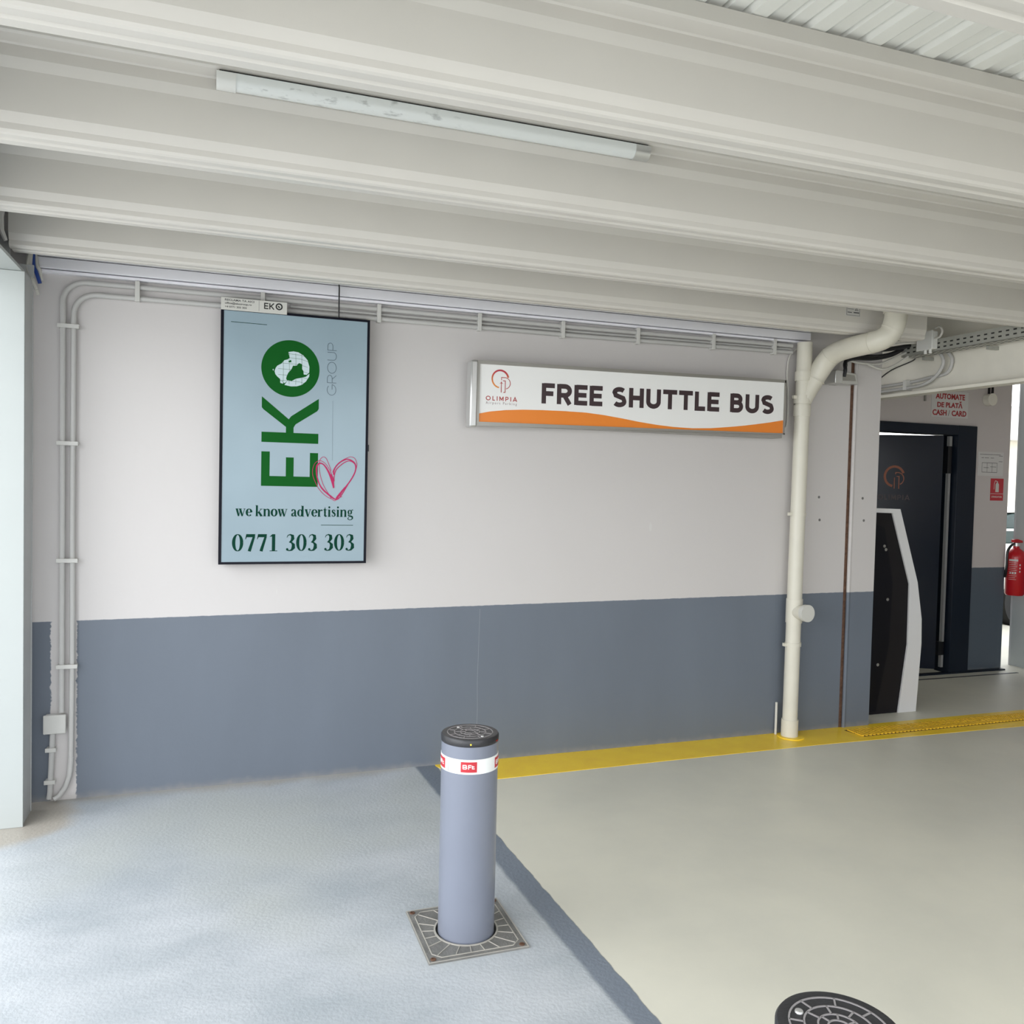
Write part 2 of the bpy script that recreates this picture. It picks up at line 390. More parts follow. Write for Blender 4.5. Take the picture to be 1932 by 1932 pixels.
# bold roman letters (x-height 1) and figures (height 1) drawn as tapering strokes
def serif(ch):
    w, st, poly = .6, [], []
    def bar(x0, x1, y, h=.06): poly.append([(x0, y), (x1, y), (x1, y+h), (x0, y+h)])
    def ring(cx, cy_, rx, ry, thick, thin):
        p = arc(cx, cy_, rx, ry, 0, 355, 30); st.append((p+[p[0]], [thin+(thick-thin)*abs(math.cos(math.radians(a*355/30)))**1.3 for a in range(31)]+[thick]))
    X = 1.0
    if ch == 'o': w = .92; ring(.45, .5, .33, .46, .27, .08)
    elif ch == 'e': w = .82; p = arc(.43, .5, .31, .46, 2, 320, 24); st.append((p, [.20*abs(math.cos(math.radians(2+318*i/24)))**1.3+.07 for i in range(25)])); st.append(([(.15, .53), (.78, .53)], [.08, .08]))
    elif ch == 'w':
        w = 1.36; st += [([(.16, .97), (.42, 0)], [.25, .2]), ([(.42, 0), (.66, .85)], [.07, .07]), ([(.60, .97), (.92, 0)], [.25, .2]), ([(.92, 0), (1.22, .95)], [.07, .07])]
        bar(0, .40, .94); bar(.46, .84, .94); bar(1.04, 1.36, .94)
    elif ch == 'v': w = .94; st += [([(.18, .97), (.48, 0)], [.25, .2]), ([(.48, 0), (.80, .95)], [.07, .07])]; bar(0, .42, .94); bar(.62, .94, .94)
    elif ch == 'k': w = 1.04; st += [([(.22, 0), (.22, 1.45)], [.24, .24]), ([(.30, .42), (.84, .96)], [.07, .07]), ([(.46, .60), (.86, .03)], [.24, .26])]; bar(.02, .42, 0); bar(.02, .25, 1.40); bar(.60, 1.0, .94); bar(.62, 1.04, 0)
    elif ch == 'n': w = 1.04; st += [([(.22, 0), (.22, .98)], [.24, .24]), ([(.32, .78), (.46, .92), (.60, .95), (.74, .88), (.80, .70), (.80, 0)], [.06, .09, .13, .2, .24, .24])]; bar(.02, .42, 0); bar(.60, 1.0, 0); bar(.02, .25, .93)
    elif ch == 'd': w = 1.0; ring(.40, .49, .28, .44, .24, .07); st.append(([(.74, .02), (.74, 1.45)], [.24, .24])); bar(.52, .78, 1.40); bar(.74, .98, 0)
    elif ch == 'a': w = .90; st += [([(.16, .70), (.22, .90), (.42, .95), (.58, .86), (.62, .68), (.62, .14), (.74, .05), (.88, .10)], [.18, .14, .09, .16, .23, .23, .14, .06]), ([(.62, .58), (.40, .48), (.20, .34), (.20, .14), (.34, .06), (.52, .12), (.62, .24)], [.06, .10, .18, .22, .12, .08, .06])]
    elif ch == 'r': w = .78; st += [([(.22, 0), (.22, .98)], [.24, .24]), ([(.32, .70), (.46, .90), (.60, .90), (.66, .80)], [.07, .1, .16, .22])]; bar(.02, .46, 0); bar(.02, .25, .93)
    elif ch == 't': w = .60; st.append(([(.26, 1.30), (.26, .18), (.36, .07), (.56, .12)], [.06, .24, .18, .06])); st.append(([(.24, 1.1), (.26, .5)], [.2, .24])); bar(.02, .54, .91, .08)
    elif ch == 'i': w = .50; st.append(([(.24, 0), (.24, .98)], [.24, .24])); bar(.04, .46, 0); bar(.04, .26, .93); poly.append(arc(.24, 1.30, .14, .14, 0, 340, 12))
    elif ch == 's': w = .68; st.append(([(.54, .70), (.46, .90), (.30, .95), (.16, .84), (.18, .68), (.36, .54), (.52, .38), (.54, .20), (.38, .06), (.22, .07), (.10, .28)], [.05, .07, .1, .16, .2, .23, .2, .16, .09, .07, .05])); bar(.50, .56, .66, .30); bar(.08, .14, .04, .28)
    elif ch == 'g': w = .90; ring(.38, .66, .22, .28, .2, .07); st.append(([(.24, .40), (.14, .28), (.22, .16), (.50, .12), (.74, .02), (.78, -.18), (.62, -.36), (.36, -.40), (.14, -.32), (.10, -.18), (.26, -.02)], [.06, .1, .16, .2, .2, .16, .1, .08, .1, .1, .06])); st.append(([(.55, .86), (.72, .98), (.86, .94)], [.06, .09, .12]))
    elif ch == '0': w = .68; p = arc(.31, .5, .23, .475, 0, 350, 34); st.append((p+[p[0]], [.035+.135*abs(math.cos(math.radians(a*350/34)))**1.2 for a in range(35)]+[.17]))
    elif ch == '1': w = .60; st.append(([(.33, .03), (.33, 1)], [.17, .17])); bar(.10, .56, 0, .035); poly.append([(.08, .84), (.25, .99), (.33, 1.0), (.27, .87)])
    elif ch == '7': w = .66; poly.append([(.08, .82), (.60, .82), (.62, 1.0), (.10, 1.0)]); poly.append([(.04, .70), (.075, .70), (.13, .84), (.10, 1.0)]); st.append(([(.55, .86), (.28, 0)], [.12, .16]))
    elif ch == '3': w = .66; st.append(([(.09, .80), (.15, .93), (.29, .975), (.43, .90), (.45, .74), (.37, .60), (.24, .52)], [.03, .04, .06, .15, .18, .12, .04])); st.append(([(.22, .53), (.38, .50), (.49, .38), (.49, .20), (.38, .06), (.22, .02), (.10, .08)], [.04, .08, .16, .19, .1, .045, .1])); poly.append(arc(.11, .10, .075, .075, 0, 340, 10))
    elif ch == ' ': w = .38
    return w, st, poly
def roman(txt, u0, v0, width, height, fn, name, m, parent, sp_=0.0):
    x = 0; gl = []
    for c in txt:
        w, st, po = serif(c); gl.append((x, st, po)); x += w+sp_
    k = width/(x-sp_); mb = MB()
    for gx, st, po in gl:
        e = 0.0
        for pts, ws in st:
            mb.stroke([(u0+(gx+p[0])*k, v0+p[1]*height) for p in pts], [q*k*1.14 for q in ws], fn, 0, 0.0008+e); e += 0.00004
        for q in po: mb.prism([(u0+(gx+p[0])*k, v0+p[1]*height) for p in q], fn, 0, 0.0008+e)
    return mb.build(name, m, parent)

# ================================================================ STRUCTURE
fl = MB(); nx, ny = 1, 1
fl.box((-1.6, -11, -0.2), (9.2, 6.0, 0.0))
struct(fl.build('floor', 'floor'))
ground = MB().box((-30, -30, -0.35), (40, 30, -0.21)); struct(ground.build('trim_4', 'asphalt'))
g2 = MB().box((-30, -30, -0.21), (-1.6, 30, -0.03)).box((9.2, -30, -0.21), (40, 30, -0.03)); struct(g2.build('trim_5', 'asphalt'))

# main wall, with its end pilaster standing 12 mm proud
wb = MB().box((-1.30, 0, 0), (4.0, 0.15, 2.9)); wall_back = struct(wb.build('wall_back', 'wall'))
MB().box((4.045, -0.012, 0), (4.245, 0.15, 2.9)).build('pilaster', 'wall', wall_back)
MB().box((4.0, 0.004, 0), (4.045, 0.15, 2.9)).build('joint_gap', 'rust', wall_back)
MB().tube([(4.036, -0.006, 0), (4.036, -0.006, 2.9)], 0.013, 12).build('joint_strip', 'wall', wall_back, smooth=True)
mb = MB(); pts = [(-0.0, 0), (0.006, .3), (-0.002, .62), (0.004, .89)]
mb.stroke([(1.430, 0.02), (1.434, .31), (1.430, .45), (1.437, .88)], 0.0022, plane_y(0), 0, 0.0006); mb.build('crack', 'crack', wall_back)
mb = MB()
for x, z in ((3.784, 1.407), (3.773, 1.558), (4.139, 1.406), (4.123, 1.556)): mb.lathe((x, -0.0005 if x < 4 else -0.0125, z), [(0.009, 0), (0.009, -0.001)], 12, 'y')
build_each(mb, 'plug_hole', 'plug', wall_back)
mb = MB()
mb.prism([(2.515, 1.33), (2.528, 1.33), (2.532, 1.36), (2.522, 1.385), (2.512, 1.36)], plane_y(0), 0, 0.0006)
mb.prism([(0.311, .995), (0.315, .995), (0.316, 1.015), (0.312, 1.015)], plane_y(0), 0, 0.0006)
build_each(mb, 'scuff', 'paper', wall_back)

# rear wall with the doorway (x 4.55..6.39, top 2.20)
wf = MB().box((2.5, 1.15, 0), (4.55, 1.30, 2.9)).box((6.39, 1.15, 0), (6.83, 1.30, 2.9)).box((4.55, 1.15, 2.205), (6.39, 1.30, 2.9))
struct(wf.build('wall_far', 'wallfar'))
# room behind the door
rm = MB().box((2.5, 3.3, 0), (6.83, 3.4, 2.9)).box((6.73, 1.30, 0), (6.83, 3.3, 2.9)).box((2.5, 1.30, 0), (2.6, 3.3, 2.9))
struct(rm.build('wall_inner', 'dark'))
# unseen walls added right and behind the camera to darken the right side
wr = MB().box((7.45, -6.2, 0), (7.6, 1.28, 2.9)); struct(wr.build('wall_blocker_right', 'wallfar'))
wr = MB().box((3.4, -6.35, 0), (7.45, -6.2, 2.9)); struct(wr.build('wall_blocker_behind', 'wallfar'))

# corrugated deck (ribs run along Y)
dk = MB(); x = -1.15; prof = []
while x < 9.0:
    prof += [(x, 2.852), (x+0.048, 2.852), (x+0.060, 2.872), (x+0.068, 2.864), (x+0.110, 2.864), (x+0.119, 2.880), (x+0.129, 2.864), (x+0.172, 2.864), (x+0.180, 2.876)]; x += 0.19
top = [(a, b+0.006) for a, b in prof]
for i in range(len(prof)-1):
    (a, b), (c_, d_) = prof[i], prof[i+1]
    dk.add([(a, -4.9, b), (c_, -4.9, d_), (c_, 1.15, d_), (a, 1.15, b)], [(0, 1, 2, 3)])
dk.box((-1.15, -4.9, 2.900), (9.0, 1.15, 3.1))
struct(dk.build('ceiling', 'deck'))
struct(MB().box((2.5, 1.15, 2.9), (6.83, 3.4, 3.0)).build('ceiling_inner', 'deck'))

# white cornice profile under the last roof beam
tr = MB().box((-0.80, -0.055, 2.568), (3.62, 0, 2.618)).box((-0.80, -0.050, 2.622), (3.62, 0, 2.634)).box((-0.79, -0.040, 2.550), (3.62, 0, 2.564))
struct(tr.build('trim_1', 'trimw', bevel=0.002))
# yellow painted line along the wall foot
yl = MB(); yl.prism([(1.19, -0.001), (1.19, -0.02), (1.30, -0.315), (2.5, -0.295), (3.6, -0.285), (4.6, -0.305), (6.4, -0.345), (8.6, -0.35), (8.6, 0.005), (4.25, 0.005), (4.25, -0.013), (4.04, -0.013), (4.0, -0.001)], lambda u, v, d: (u, v, d), 0.0, 0.002)
struct(yl.build('trim_2', 'yellow'))
# dark joint across the floor in front of the rear wall
struct(MB().box((4.3, 0.98, 0), (6.85, 1.0, 0.002)).box((4.3, 1.10, 0), (6.83, 1.15, 0.012)).build('trim_3', 'doorframe'))

# door: frame, open leaf, pale gap strip
fr = MB().box((6.17, 1.11, 0), (6.39, 1.28, 2.205)).box((4.55, 1.11, 2.12), (6.17, 1.28, 2.205)).box((4.55, 1.11, 0), (4.65, 1.28, 2.12))
door = struct(fr.build('door_1', 'doorframe', org=(6.2, 1.2, 0), bevel=0.006))
ang = math.radians(30); hx, hy = 6.10, 1.21; ux, uy = -math.cos(ang), math.sin(ang); nx_, ny_ = uy, -ux   # along leaf, normal
def leaf(u, v, d): return (hx+ux*u-abs(nx_)*d, hy+uy*u-abs(ny_)*d, v)
lf = MB().prism([(0, .03), (1.15, .03), (1.15, 2.116), (0, 2.116)], leaf, -0.02, 0.02); leaf_o = lf.build('door_leaf', 'doorleaf', door)
lg = MB(); LU = lambda x_: (x_)
cu_, cv_ = 0.40, 1.745
def leafm(u, v, d): return leaf(-u, v, d)
ring = [(-cu_+0.085*math.cos(math.radians(a)), cv_+0.092*math.sin(math.radians(a))) for a in range(-70, -361, -10)]
lg.stroke([(-cu_+0.080*math.cos(math.radians(a)), cv_+0.088*math.sin(math.radians(a))) for a in range(20, 265, 8)], 0.020, leafm, 0.0205, 0.0215)
lg.stroke([(-cu_+0.01, cv_+0.02), (-cu_+0.012, cv_+0.035)]+[(-cu_+0.03+0.05*math.cos(math.radians(a)), cv_-0.02+0.055*math.sin(math.radians(a))) for a in range(90, -70, -12)], 0.008, leafm, 0.0205, 0.0216)
lg.stroke([(-cu_+0.002, cv_-0.11), (-cu_+0.002, cv_-0.01)], 0.008, leafm, 0.0205, 0.0215)
lg.stroke([(-cu_+0.02, cv_), (-cu_+0.04, cv_), (-cu_+0.04, cv_-0.11)], 0.008, leafm, 0.0205, 0.0215)
lg.build('logo', 'logodoor', leaf_o)
caps('OLIMPIA', -cu_-0.135, 1.535, 0.27, 0.045, .18, .24, leafm, 'lettering', 'logodoor2', leaf_o, 0.0205, 0.0214)
build_each(MB().box((6.125, 1.16, 0.28), (6.15, 1.19, 1.78)).box((6.125, 1.16, 0.05), (6.15, 1.19, 0.16)).box((6.125, 1.16, 2.02), (6.155, 1.19, 2.11)), 'gap_strip', 'alul', door)  # pale strips stand in for the bright gap beside the leaf
build_each(MB().box((6.10, 1.15, 1.78), (6.145, 1.20, 2.02)).box((6.09, 1.16, 0.16), (6.15, 1.20, 0.28)), 'hinge', 'black', door)
wn = MB().box((6.715, 1.75, 1.95), (6.725, 3.05, 2.62)); wn = struct(wn.build('glow_window_1', 'glowpane'))  # window added to show white above the door leaf; pane emits by itself
build_each(MB().box((6.70, 1.70, 1.90), (6.73, 1.75, 2.67)).box((6.70, 3.05, 1.90), (6.73, 3.10, 2.67)), 'window_frame', 'white', wn)

# ================================================================ ROOF BEAMS (sigma purlins)
def purlin(yb, x0, x1, label):
    pr = [(.094, 2.578), (.094, 2.560), (.062, 2.560), (.054, 2.566), (.044, 2.566), (.036, 2.560), (.012, 2.560), (.004, 2.563), (.0, 2.570), (.0, 2.588), (-.011, 2.616), (-.011, 2.735), (-.022, 2.764), (-.022, 2.797), (-.027, 2.803), (-.082, 2.803), (-.087, 2.808), (-.087, 2.848)]
    n = len(pr); mb = MB(); vs = []
    for x_ in (x0, x1):
        for dy, z in pr: vs.append((x_, yb+dy, z))
    mb.add(vs, [(i, i+1, i+1+n, i+n) for i in range(n-1)])
    o = mb.build('roof_beam', 'ceil', org=((x0+x1)/2, yb, 2.56))
    s = o.modifiers.new('solid', 'SOLIDIFY'); s.thickness = 0.004; s.offset = 0
    return tag(o, label, 'beam', 'cream roof beams running parallel to the wall')
purlin(-3.97, -0.93, 4.50, 'cream ribbed roof beam nearest the viewer, over the top edge of the photo')
purlin(-3.320, -0.93, 4.50, 'cream roof beam crossing the upper right corner in front of the corrugated ceiling')
purlin(-2.548, -0.93, 4.50, 'widest cream ribbed roof beam, running just in front of the tube light')
purlin(-1.805, -0.93, 4.50, 'cream ribbed roof beam directly behind the tube light')
purlin(-1.078, -0.93, 4.50, 'cream ribbed roof beam second from the painted wall, whose underside hides the top of the drain pipe')
P4 = purlin(-0.442, -0.835, 4.17, 'cream roof beam nearest the painted wall, with a printed sticker near its right end')
st = MB().box((3.545, -0.457, 2.650), (3.650, -0.4545, 2.722)); s1 = st.build('sticker', 'paper', org=(3.6, -0.4545, 2.65)); tag(s1, 'small printed white sticker on the cream roof beam left of the drain pipe top', 'sticker')
mb = MB().box((3.549, -0.4574, 2.716), (3.60, -0.457, 2.719)).box((3.551, -0.4574, 2.655), (3.646, -0.457, 2.657)).box((3.549, -0.4574, 2.655), (3.551, -0.457, 2.719)).box((3.644, -0.4574, 2.655), (3.646, -0.457, 2.719)).box((3.556, -0.4574, 2.670), (3.588, -0.457, 2.675)).box((3.600, -0.4574, 2.670), (3.642, -0.457, 2.677)).box((3.556, -0.4574, 2.700), (3.605, -0.457, 2.702)).box((3.556, -0.4574, 2.692), (3.600, -0.457, 2.694))
mb.build('print', 'txtgrey', s1)
text_mesh('2L', 3.609, 2.686, 0.026, 0.02, -0.457, 'lettering', 'txtblack', s1)

# torn foam filler at the left end of the last beam
mb = MB(); mb.tube([(-0.845, -0.45, 2.58), (-0.862, -0.452, 2.62), (-0.868, -0.45, 2.68), (-0.855, -0.447, 2.74), (-0.842, -0.445, 2.80)], [.008, .012, .016, .012, .006], 8)
tag(mb.build('sealing_strip', 'paper', org=(-0.85, -0.45, 2.58), smooth=True), 'torn pale sealing strip on the left end of the last roof beam', 'sealant')

# ---- left column and the steel beam it carries
c = thing('steel_column', (-0.95, -0.2, 0), 'white square steel column at the left edge of the photo', 'column')
MB().box((-1.16, -0.31, 0.0), (-0.800, -0.298, 2.488)).build('front_flange', 'column', c, bevel=0.002)
MB().box((-1.155, -0.298, 0.0), (-0.806, -0.115, 2.488)).build('web', 'colgrey', c)
MB().box((-1.16, -0.115, 0.0), (-0.803, -0.105, 2.488)).build('rear_flange', 'colgrey', c)
c = thing('steel_beam', (-0.95, -2, 2.5), 'grey-blue steel beam with a white bottom flange resting on the left column', 'beam')
MB().box((-1.12, -6, 2.489), (-0.812, -0.10, 2.503)).build('bottom_flange', 'column', c)
MB().box((-0.975, -6, 2.503), (-0.955, -0.0, 2.86)).build('web', 'steelblue', c)
MB().box((-1.10, -6, 2.86), (-0.84, 0.0, 2.875)).build('top_flange', 'steelblue', c)
build_each(MB().box((-0.955, -0.12, 2.503), (-0.80, -0.105, 2.56)).box((-0.955, -0.30, 2.503), (-0.86, -0.29, 2.66)), 'stiffener', 'colgrey', c)
MB().box((-0.955, -0.66, 2.52), (-0.945, -0.40, 2.80)).build('end_plate', 'steelblue', c)
mb = MB()
for z in (2.58, 2.615, 2.65, 2.685): mb.lathe((-0.945, -0.50, z), [(0.009, 0), (0.009, 0.004)], 10, 'x')
build_each(mb, 'bolt_hole', 'hole', c)

# ---- right beam over the passage
c = thing('steel_beam', (4.6, 0, 2.27), 'pale steel beam over the passage at the right, above the payment sign', 'beam')
MB().box((4.50, -6, 2.275), (4.60, 1.15, 2.295)).build('bottom_flange', 'beam', c)
MB().box((4.585, -6, 2.295), (4.597, 1.15, 2.84)).build('web', 'beam', c)
MB().box((4.50, -6, 2.84), (4.66, 1.15, 2.858)).build('top_flange', 'beam', c)

# ================================================================ TUBE LIGHT
c = thing('tube_light', (0.72, -1.865, 2.75), 'long unlit tube light with milky dusty diffuser hung between two roof beams', 'lamp')
def half(x0, x1, r, zc, yc, n=12):
    mb = MB(); sec = [(yc+r*math.cos(a), zc+r*math.sin(a)*0.95) for a in [PI+PI*i/n for i in range(n+1)]]+[(yc+r, zc+0.013), (yc-r, zc+0.013)]
    return mb.prism(sec, lambda u, v, d: (d, u, v), x0, x1)
LY, LZ = -1.868, 2.781
half(0.045, 1.375, 0.029, LZ, LY).build('diffuser', 'diff', c, smooth=True)
MB().box((0.0, LY-.027, LZ+.0135), (1.42, LY+.027, LZ+.0170)).build('tray_shade', 'black', c)  # thin black slab draws the shaded gap above the diffuser
half(-0.008, 0.047, 0.0310, LZ-.001, LY).build('end_cap', 'white', c, smooth=True)
half(1.373, 1.430, 0.0310, LZ-.001, LY).build('end_cap', 'alul', c, smooth=True)
build_each(MB().box((0.28, LY-.015, LZ+.0170), (0.31, LY+.015, 2.802)).box((1.12, LY-.015, LZ+.0170), (1.15, LY+.015, 2.802)), 'mounting_bracket', 'alu', c)

# ================================================================ CONDUITS AND CLIPS
def conduit(path, r, label, name='conduit_pipe', m='conduit', seams=(), org=None):
    o = MB().tube(path, r, 14).build(name, m, org=org or path[-1], smooth=True); tag(o, label, 'pipe')
    if seams:
        mb = MB()
        for a, b in seams: mb.tube([a, b], r*1.09, 14)
        build_each(mb, 'socket', m, o, smooth=True)
    return o
YC = -0.027
def bend(cx, cz, R_, a0=180, a1=90, n=10): return [(x_, YC, z_) for x_, z_ in arc(cx, cz, R_, R_, a0, a1, n)]
pa = [(-0.690, YC, 0.44), (-0.690, YC, 1.4), (-0.692, YC, 2.41)]+bend(-0.592, 2.42, 0.10)+[(0.3, YC, 2.522), (2.0, YC, 2.522), (3.50, YC, 2.530)]
conduit(pa, 0.0125, 'outer grey conduit bending along the wall top, its foot ending in the square box', seams=(((-0.69, YC, 2.30), (-0.692, YC, 2.41)), ((-0.592, YC, 2.52), (-0.56, YC, 2.52))))
pb = [(-0.722, YC-.01, 0.018), (-0.70, YC, 0.03), (-0.672, YC, 0.07), (-0.655, YC, 0.125), (-0.649, YC, 0.2), (-0.645, YC, 0.7), (-0.648, YC, 1.4), (-0.646, YC, 2.35)]+bend(-0.546, 2.365, 0.10)+[(0.3, YC, 2.469), (2.0, YC, 2.474), (3.50, YC, 2.488)]
conduit(pb, 0.0125, 'inner grey conduit pipe bending from the left corner, curving into the floor at its foot', seams=(((-0.653, YC, 0.14), (-0.648, YC, 0.22)), ((-0.648, YC, 2.30), (-0.646, YC, 2.35)), ((-0.546, YC, 2.465), (-0.51, YC, 2.466))), org=(-0.65, YC, 0))
pc = [(-0.742, YC, 0.02), (-0.738, YC, 0.05), (-0.728, YC, 0.34)]
conduit(pc, 0.0125, 'short grey conduit pipe rising from the floor to the square box by the column', org=(-0.74, YC, 0))
conduit([(0.36, -0.012, 2.497), (2.0, -0.012, 2.499), (3.50, -0.012, 2.51)], 0.008, 'thin grey conduit pipe running between the two larger ones above the shuttle sign')

def clip(cx, cz, w, h, label, group, one=False):
    c = thing('pipe_clip', (cx, 0, cz), label, 'clip', group)
    MB().box((cx-w/2, -0.047, cz-h/2), (cx+w/2, -0.041, cz+h/2)).build('strap', 'clip', c, bevel=0.0015)
    MB().box((cx-w/2+.003, -0.041, cz-h/2+.003), (cx+w/2-.003, 0, cz+h/2-.003)).build('base', 'clip', c)
GH = 'clips on the horizontal conduits under the cornice'; GV = 'clips on the vertical conduits in the left corner'
for x_, z_, lb in ((-0.366, 2.498, 'pale clip on the horizontal conduits nearest the left corner bend'), (0.222, 2.500, 'pale clip peeking out behind the small plate above the display'),
                   (0.821, 2.497, 'pale clip on the conduits just right of the display top'), (1.386, 2.499, 'pale clip on the conduits above the left end of the shuttle sign'),
                   (1.892, 2.498, 'pale clip on the conduits above the word FREE of the shuttle sign'), (2.379, 2.502, 'pale clip on the conduits above the middle of the word SHUTTLE'),
                   (2.903, 2.508, 'pale clip on the conduits above the gap before the word BUS'), (3.355, 2.511, 'last pale clip on the conduits, nearest the drain pipe')):
    clip(x_, z_, 0.022, 0.098, lb, GH)
for x_, z_, lb in ((-0.668, 2.305, 'topmost clip on the vertical conduits, just below the corner bend'), (-0.669, 1.745, 'clip on the vertical conduits level with the middle of the display'),
                   (-0.668, 1.180, 'clip on the vertical conduits level with the display bottom edge'), (-0.667, 0.665, 'clip on the vertical conduits against the slate dado')):
    clip(x_, z_, 0.094, 0.020, lb, GV)
for x_, z_, lb in ((-0.734, 0.262, 'small clip just below the square box on the short conduit'), (-0.738, 0.105, 'lowest small clip on the short conduit near the floor')):
    clip(x_, z_, 0.048, 0.020, lb, 'clips on the short conduit by the column')
# square junction box low in the corner
c = thing('junction_box', (-0.715, 0, 0.33), 'pale square junction box low in the left corner by the column', 'box')
MB().box((-0.762, -0.042, 0.345), (-0.672, 0, 0.430)).build('body', 'clip', c, bevel=0.006)
MB().box((-0.766, -0.052, 0.341), (-0.668, -0.041, 0.434)).build('lid', 'clip', c, bevel=0.005)
# cable bundle at the top left corner
for col_, off, ln, lb in (('blue', 0.0, 2.485, 'blue cable drooping behind the column top'), ('cablew', -0.012, 2.43, 'pale flat cable drooping lowest behind the column top'), ('cablew', 0.012, 2.50, 'short white cable beside the blue one at the column top'), ('cablew', -0.022, 2.45, 'pale cable between the column and the blue one')):
    k = (2.63-ln)
    p = smooth_path([(-0.808+off*.5, -0.085+off, 2.635), (-0.806+off, -0.09+off, 2.63-k*.45), (-0.795+off, -0.09+off, 2.63-k*.65), (-0.780+off*.4, -0.085+off, ln)])
    tag(MB().tube(p, 0.0085, 8).build('cable', col_, org=p[0], smooth=True), lb, 'cable')

# ================================================================ DISPLAY
TY = -0.08
c = thing('wall_display', (0.393, -0.04, 1.16), 'upright advertising screen with green logo on pale blue, hung on the wall', 'screen')
MB().box((0.020, TY, 1.158), (0.766, -0.02, 2.447)).build('housing', 'black', c, bevel=0.003)
MB().box((0.05, -0.02, 1.5), (0.73, 0, 2.0)).build('wall_bracket', 'black', c)
mb = MB(); f = plane_y(TY)
for a, b in (((0.020, 1.158), (0.766, 1.170)), ((0.020, 2.436), (0.766, 2.447)), ((0.020, 1.170), (0.034, 2.436)), ((0.753, 1.170), (0.766, 2.436))): mb.box((a[0], TY-0.004, a[1]), (b[0], TY, b[1]))
mb.build('bezel', 'bezel', c)
scr = MB().box((0.034, TY-0.0015, 1.170), (0.753, TY, 2.436)).build('screen_panel', 'screen', c)
MB().box((0.766, -0.07, 1.755), (0.774, -0.05, 1.79)).build('button', 'black', c)
SF = plane_y(TY-0.0015)
def poly(pts_list, name, m, parent, d=0.0006, fn=SF):
    mb = MB()
    for p in pts_list: mb.prism(p, fn, 0, d)
    return mb.build(name, m, parent)
# logo letters, sideways
ek = [[(0.2225, 1.7366), (0.2639, 1.7366), (0.2639, 1.6115), (0.2225, 1.6115)], [(0.3445, 1.7095), (0.3835, 1.7095), (0.3835, 1.6115), (0.3445, 1.6115)], [(0.4653, 1.7360), (0.5066, 1.7360), (0.5066, 1.6115), (0.4653, 1.6115)], [(0.2225, 1.6115), (0.5066, 1.6115), (0.5066, 1.560), (0.2225, 1.560)],
      [(0.2219, 1.8365), (0.5066, 1.8365), (0.5066, 1.7845), (0.2219, 1.7845)], [(0.3424, 1.8657), (0.3805, 1.8637), (0.3805, 1.8365), (0.3424, 1.8365)],
      [(0.2214, 2.0166), (0.3557, 1.9057), (0.3615, 1.8640), (0.3424, 1.8657), (0.2300, 1.951), (0.2218, 1.961)], [(0.5063, 2.0186), (0.5063, 1.9660), (0.4990, 1.954), (0.3905, 1.881), (0.3805, 1.8637), (0.3615, 1.8640), (0.3557, 1.9057), (0.3680, 1.922)]]
poly(ek, 'logo_letters', 'green', scr)
o_ = poly([arc(0.3622, 2.1660, 0.1455, 0.1450, 0, 355, 71)], 'logo_disc', 'green', scr)
land = [[(0.3502, 2.2503), (0.3748, 2.2551), (0.3996, 2.2518), (0.4246, 2.238), (0.4458, 2.2149), (0.4558, 2.1817), (0.455, 2.1519), (0.4427, 2.1396), (0.4281, 2.1395), (0.4258, 2.1584), (0.4194, 2.1665), (0.4191, 2.1919), (0.4045, 2.1972), (0.3955, 2.1903), (0.3931, 2.1837), (0.3799, 2.1816), (0.3737, 2.1824), (0.3658, 2.1629), (0.3496, 2.1428), (0.3416, 2.1233), (0.3397, 2.1127), (0.346, 2.1025), (0.3319, 2.089), (0.3235, 2.099), (0.3113, 2.1004), (0.3091, 2.1107), (0.2967, 2.1205), (0.2864, 2.1324), (0.2821, 2.1489), (0.288, 2.1661), (0.296, 2.1771), (0.3162, 2.189), (0.3303, 2.2068), (0.3466, 2.2121), (0.3567, 2.2213), (0.3512, 2.2377)],
        [(0.332, 2.0806), (0.348, 2.1056), (0.3686, 2.1031), (0.3891, 2.1158), (0.4138, 2.1216), (0.4387, 2.1296), (0.4564, 2.1456), (0.4553, 2.1306), (0.439, 2.1041), (0.4185, 2.0859), (0.3938, 2.0772), (0.3649, 2.075)],
        [(0.31, 2.1003), (0.3277, 2.0951), (0.3258, 2.0857), (0.3114, 2.0899)], [(0.2719, 2.1566), (0.2779, 2.1591), (0.276, 2.1485)]]
M['land'] = mat('display_pale', (182, 198, 202), 0.5, emit=0.12, spec=0.08)
poly(land, 'continents', 'land', scr, 0.0010)
mb = MB()
for x_ in (0.325, 0.355, 0.388, 0.418): mb.stroke([(x_, 2.085), (x_+0.001, 2.16), (x_-0.002, 2.245)], 0.0013, SF, 0, 0.0013)
for z_ in (2.100, 2.128, 2.158, 2.188, 2.218, 2.238): mb.stroke([(0.300, z_+.004), (0.36, z_+0.003), (0.41, z_), (0.447, z_-0.010)], 0.0013, SF, 0, 0.0013)
mb.prism([(0.349, 2.203), (0.3631, 2.211), (0.3655, 2.1990), (0.353, 2.1975)], SF, 0, 0.0014)
mb.build('globe_grid', 'green', scr)
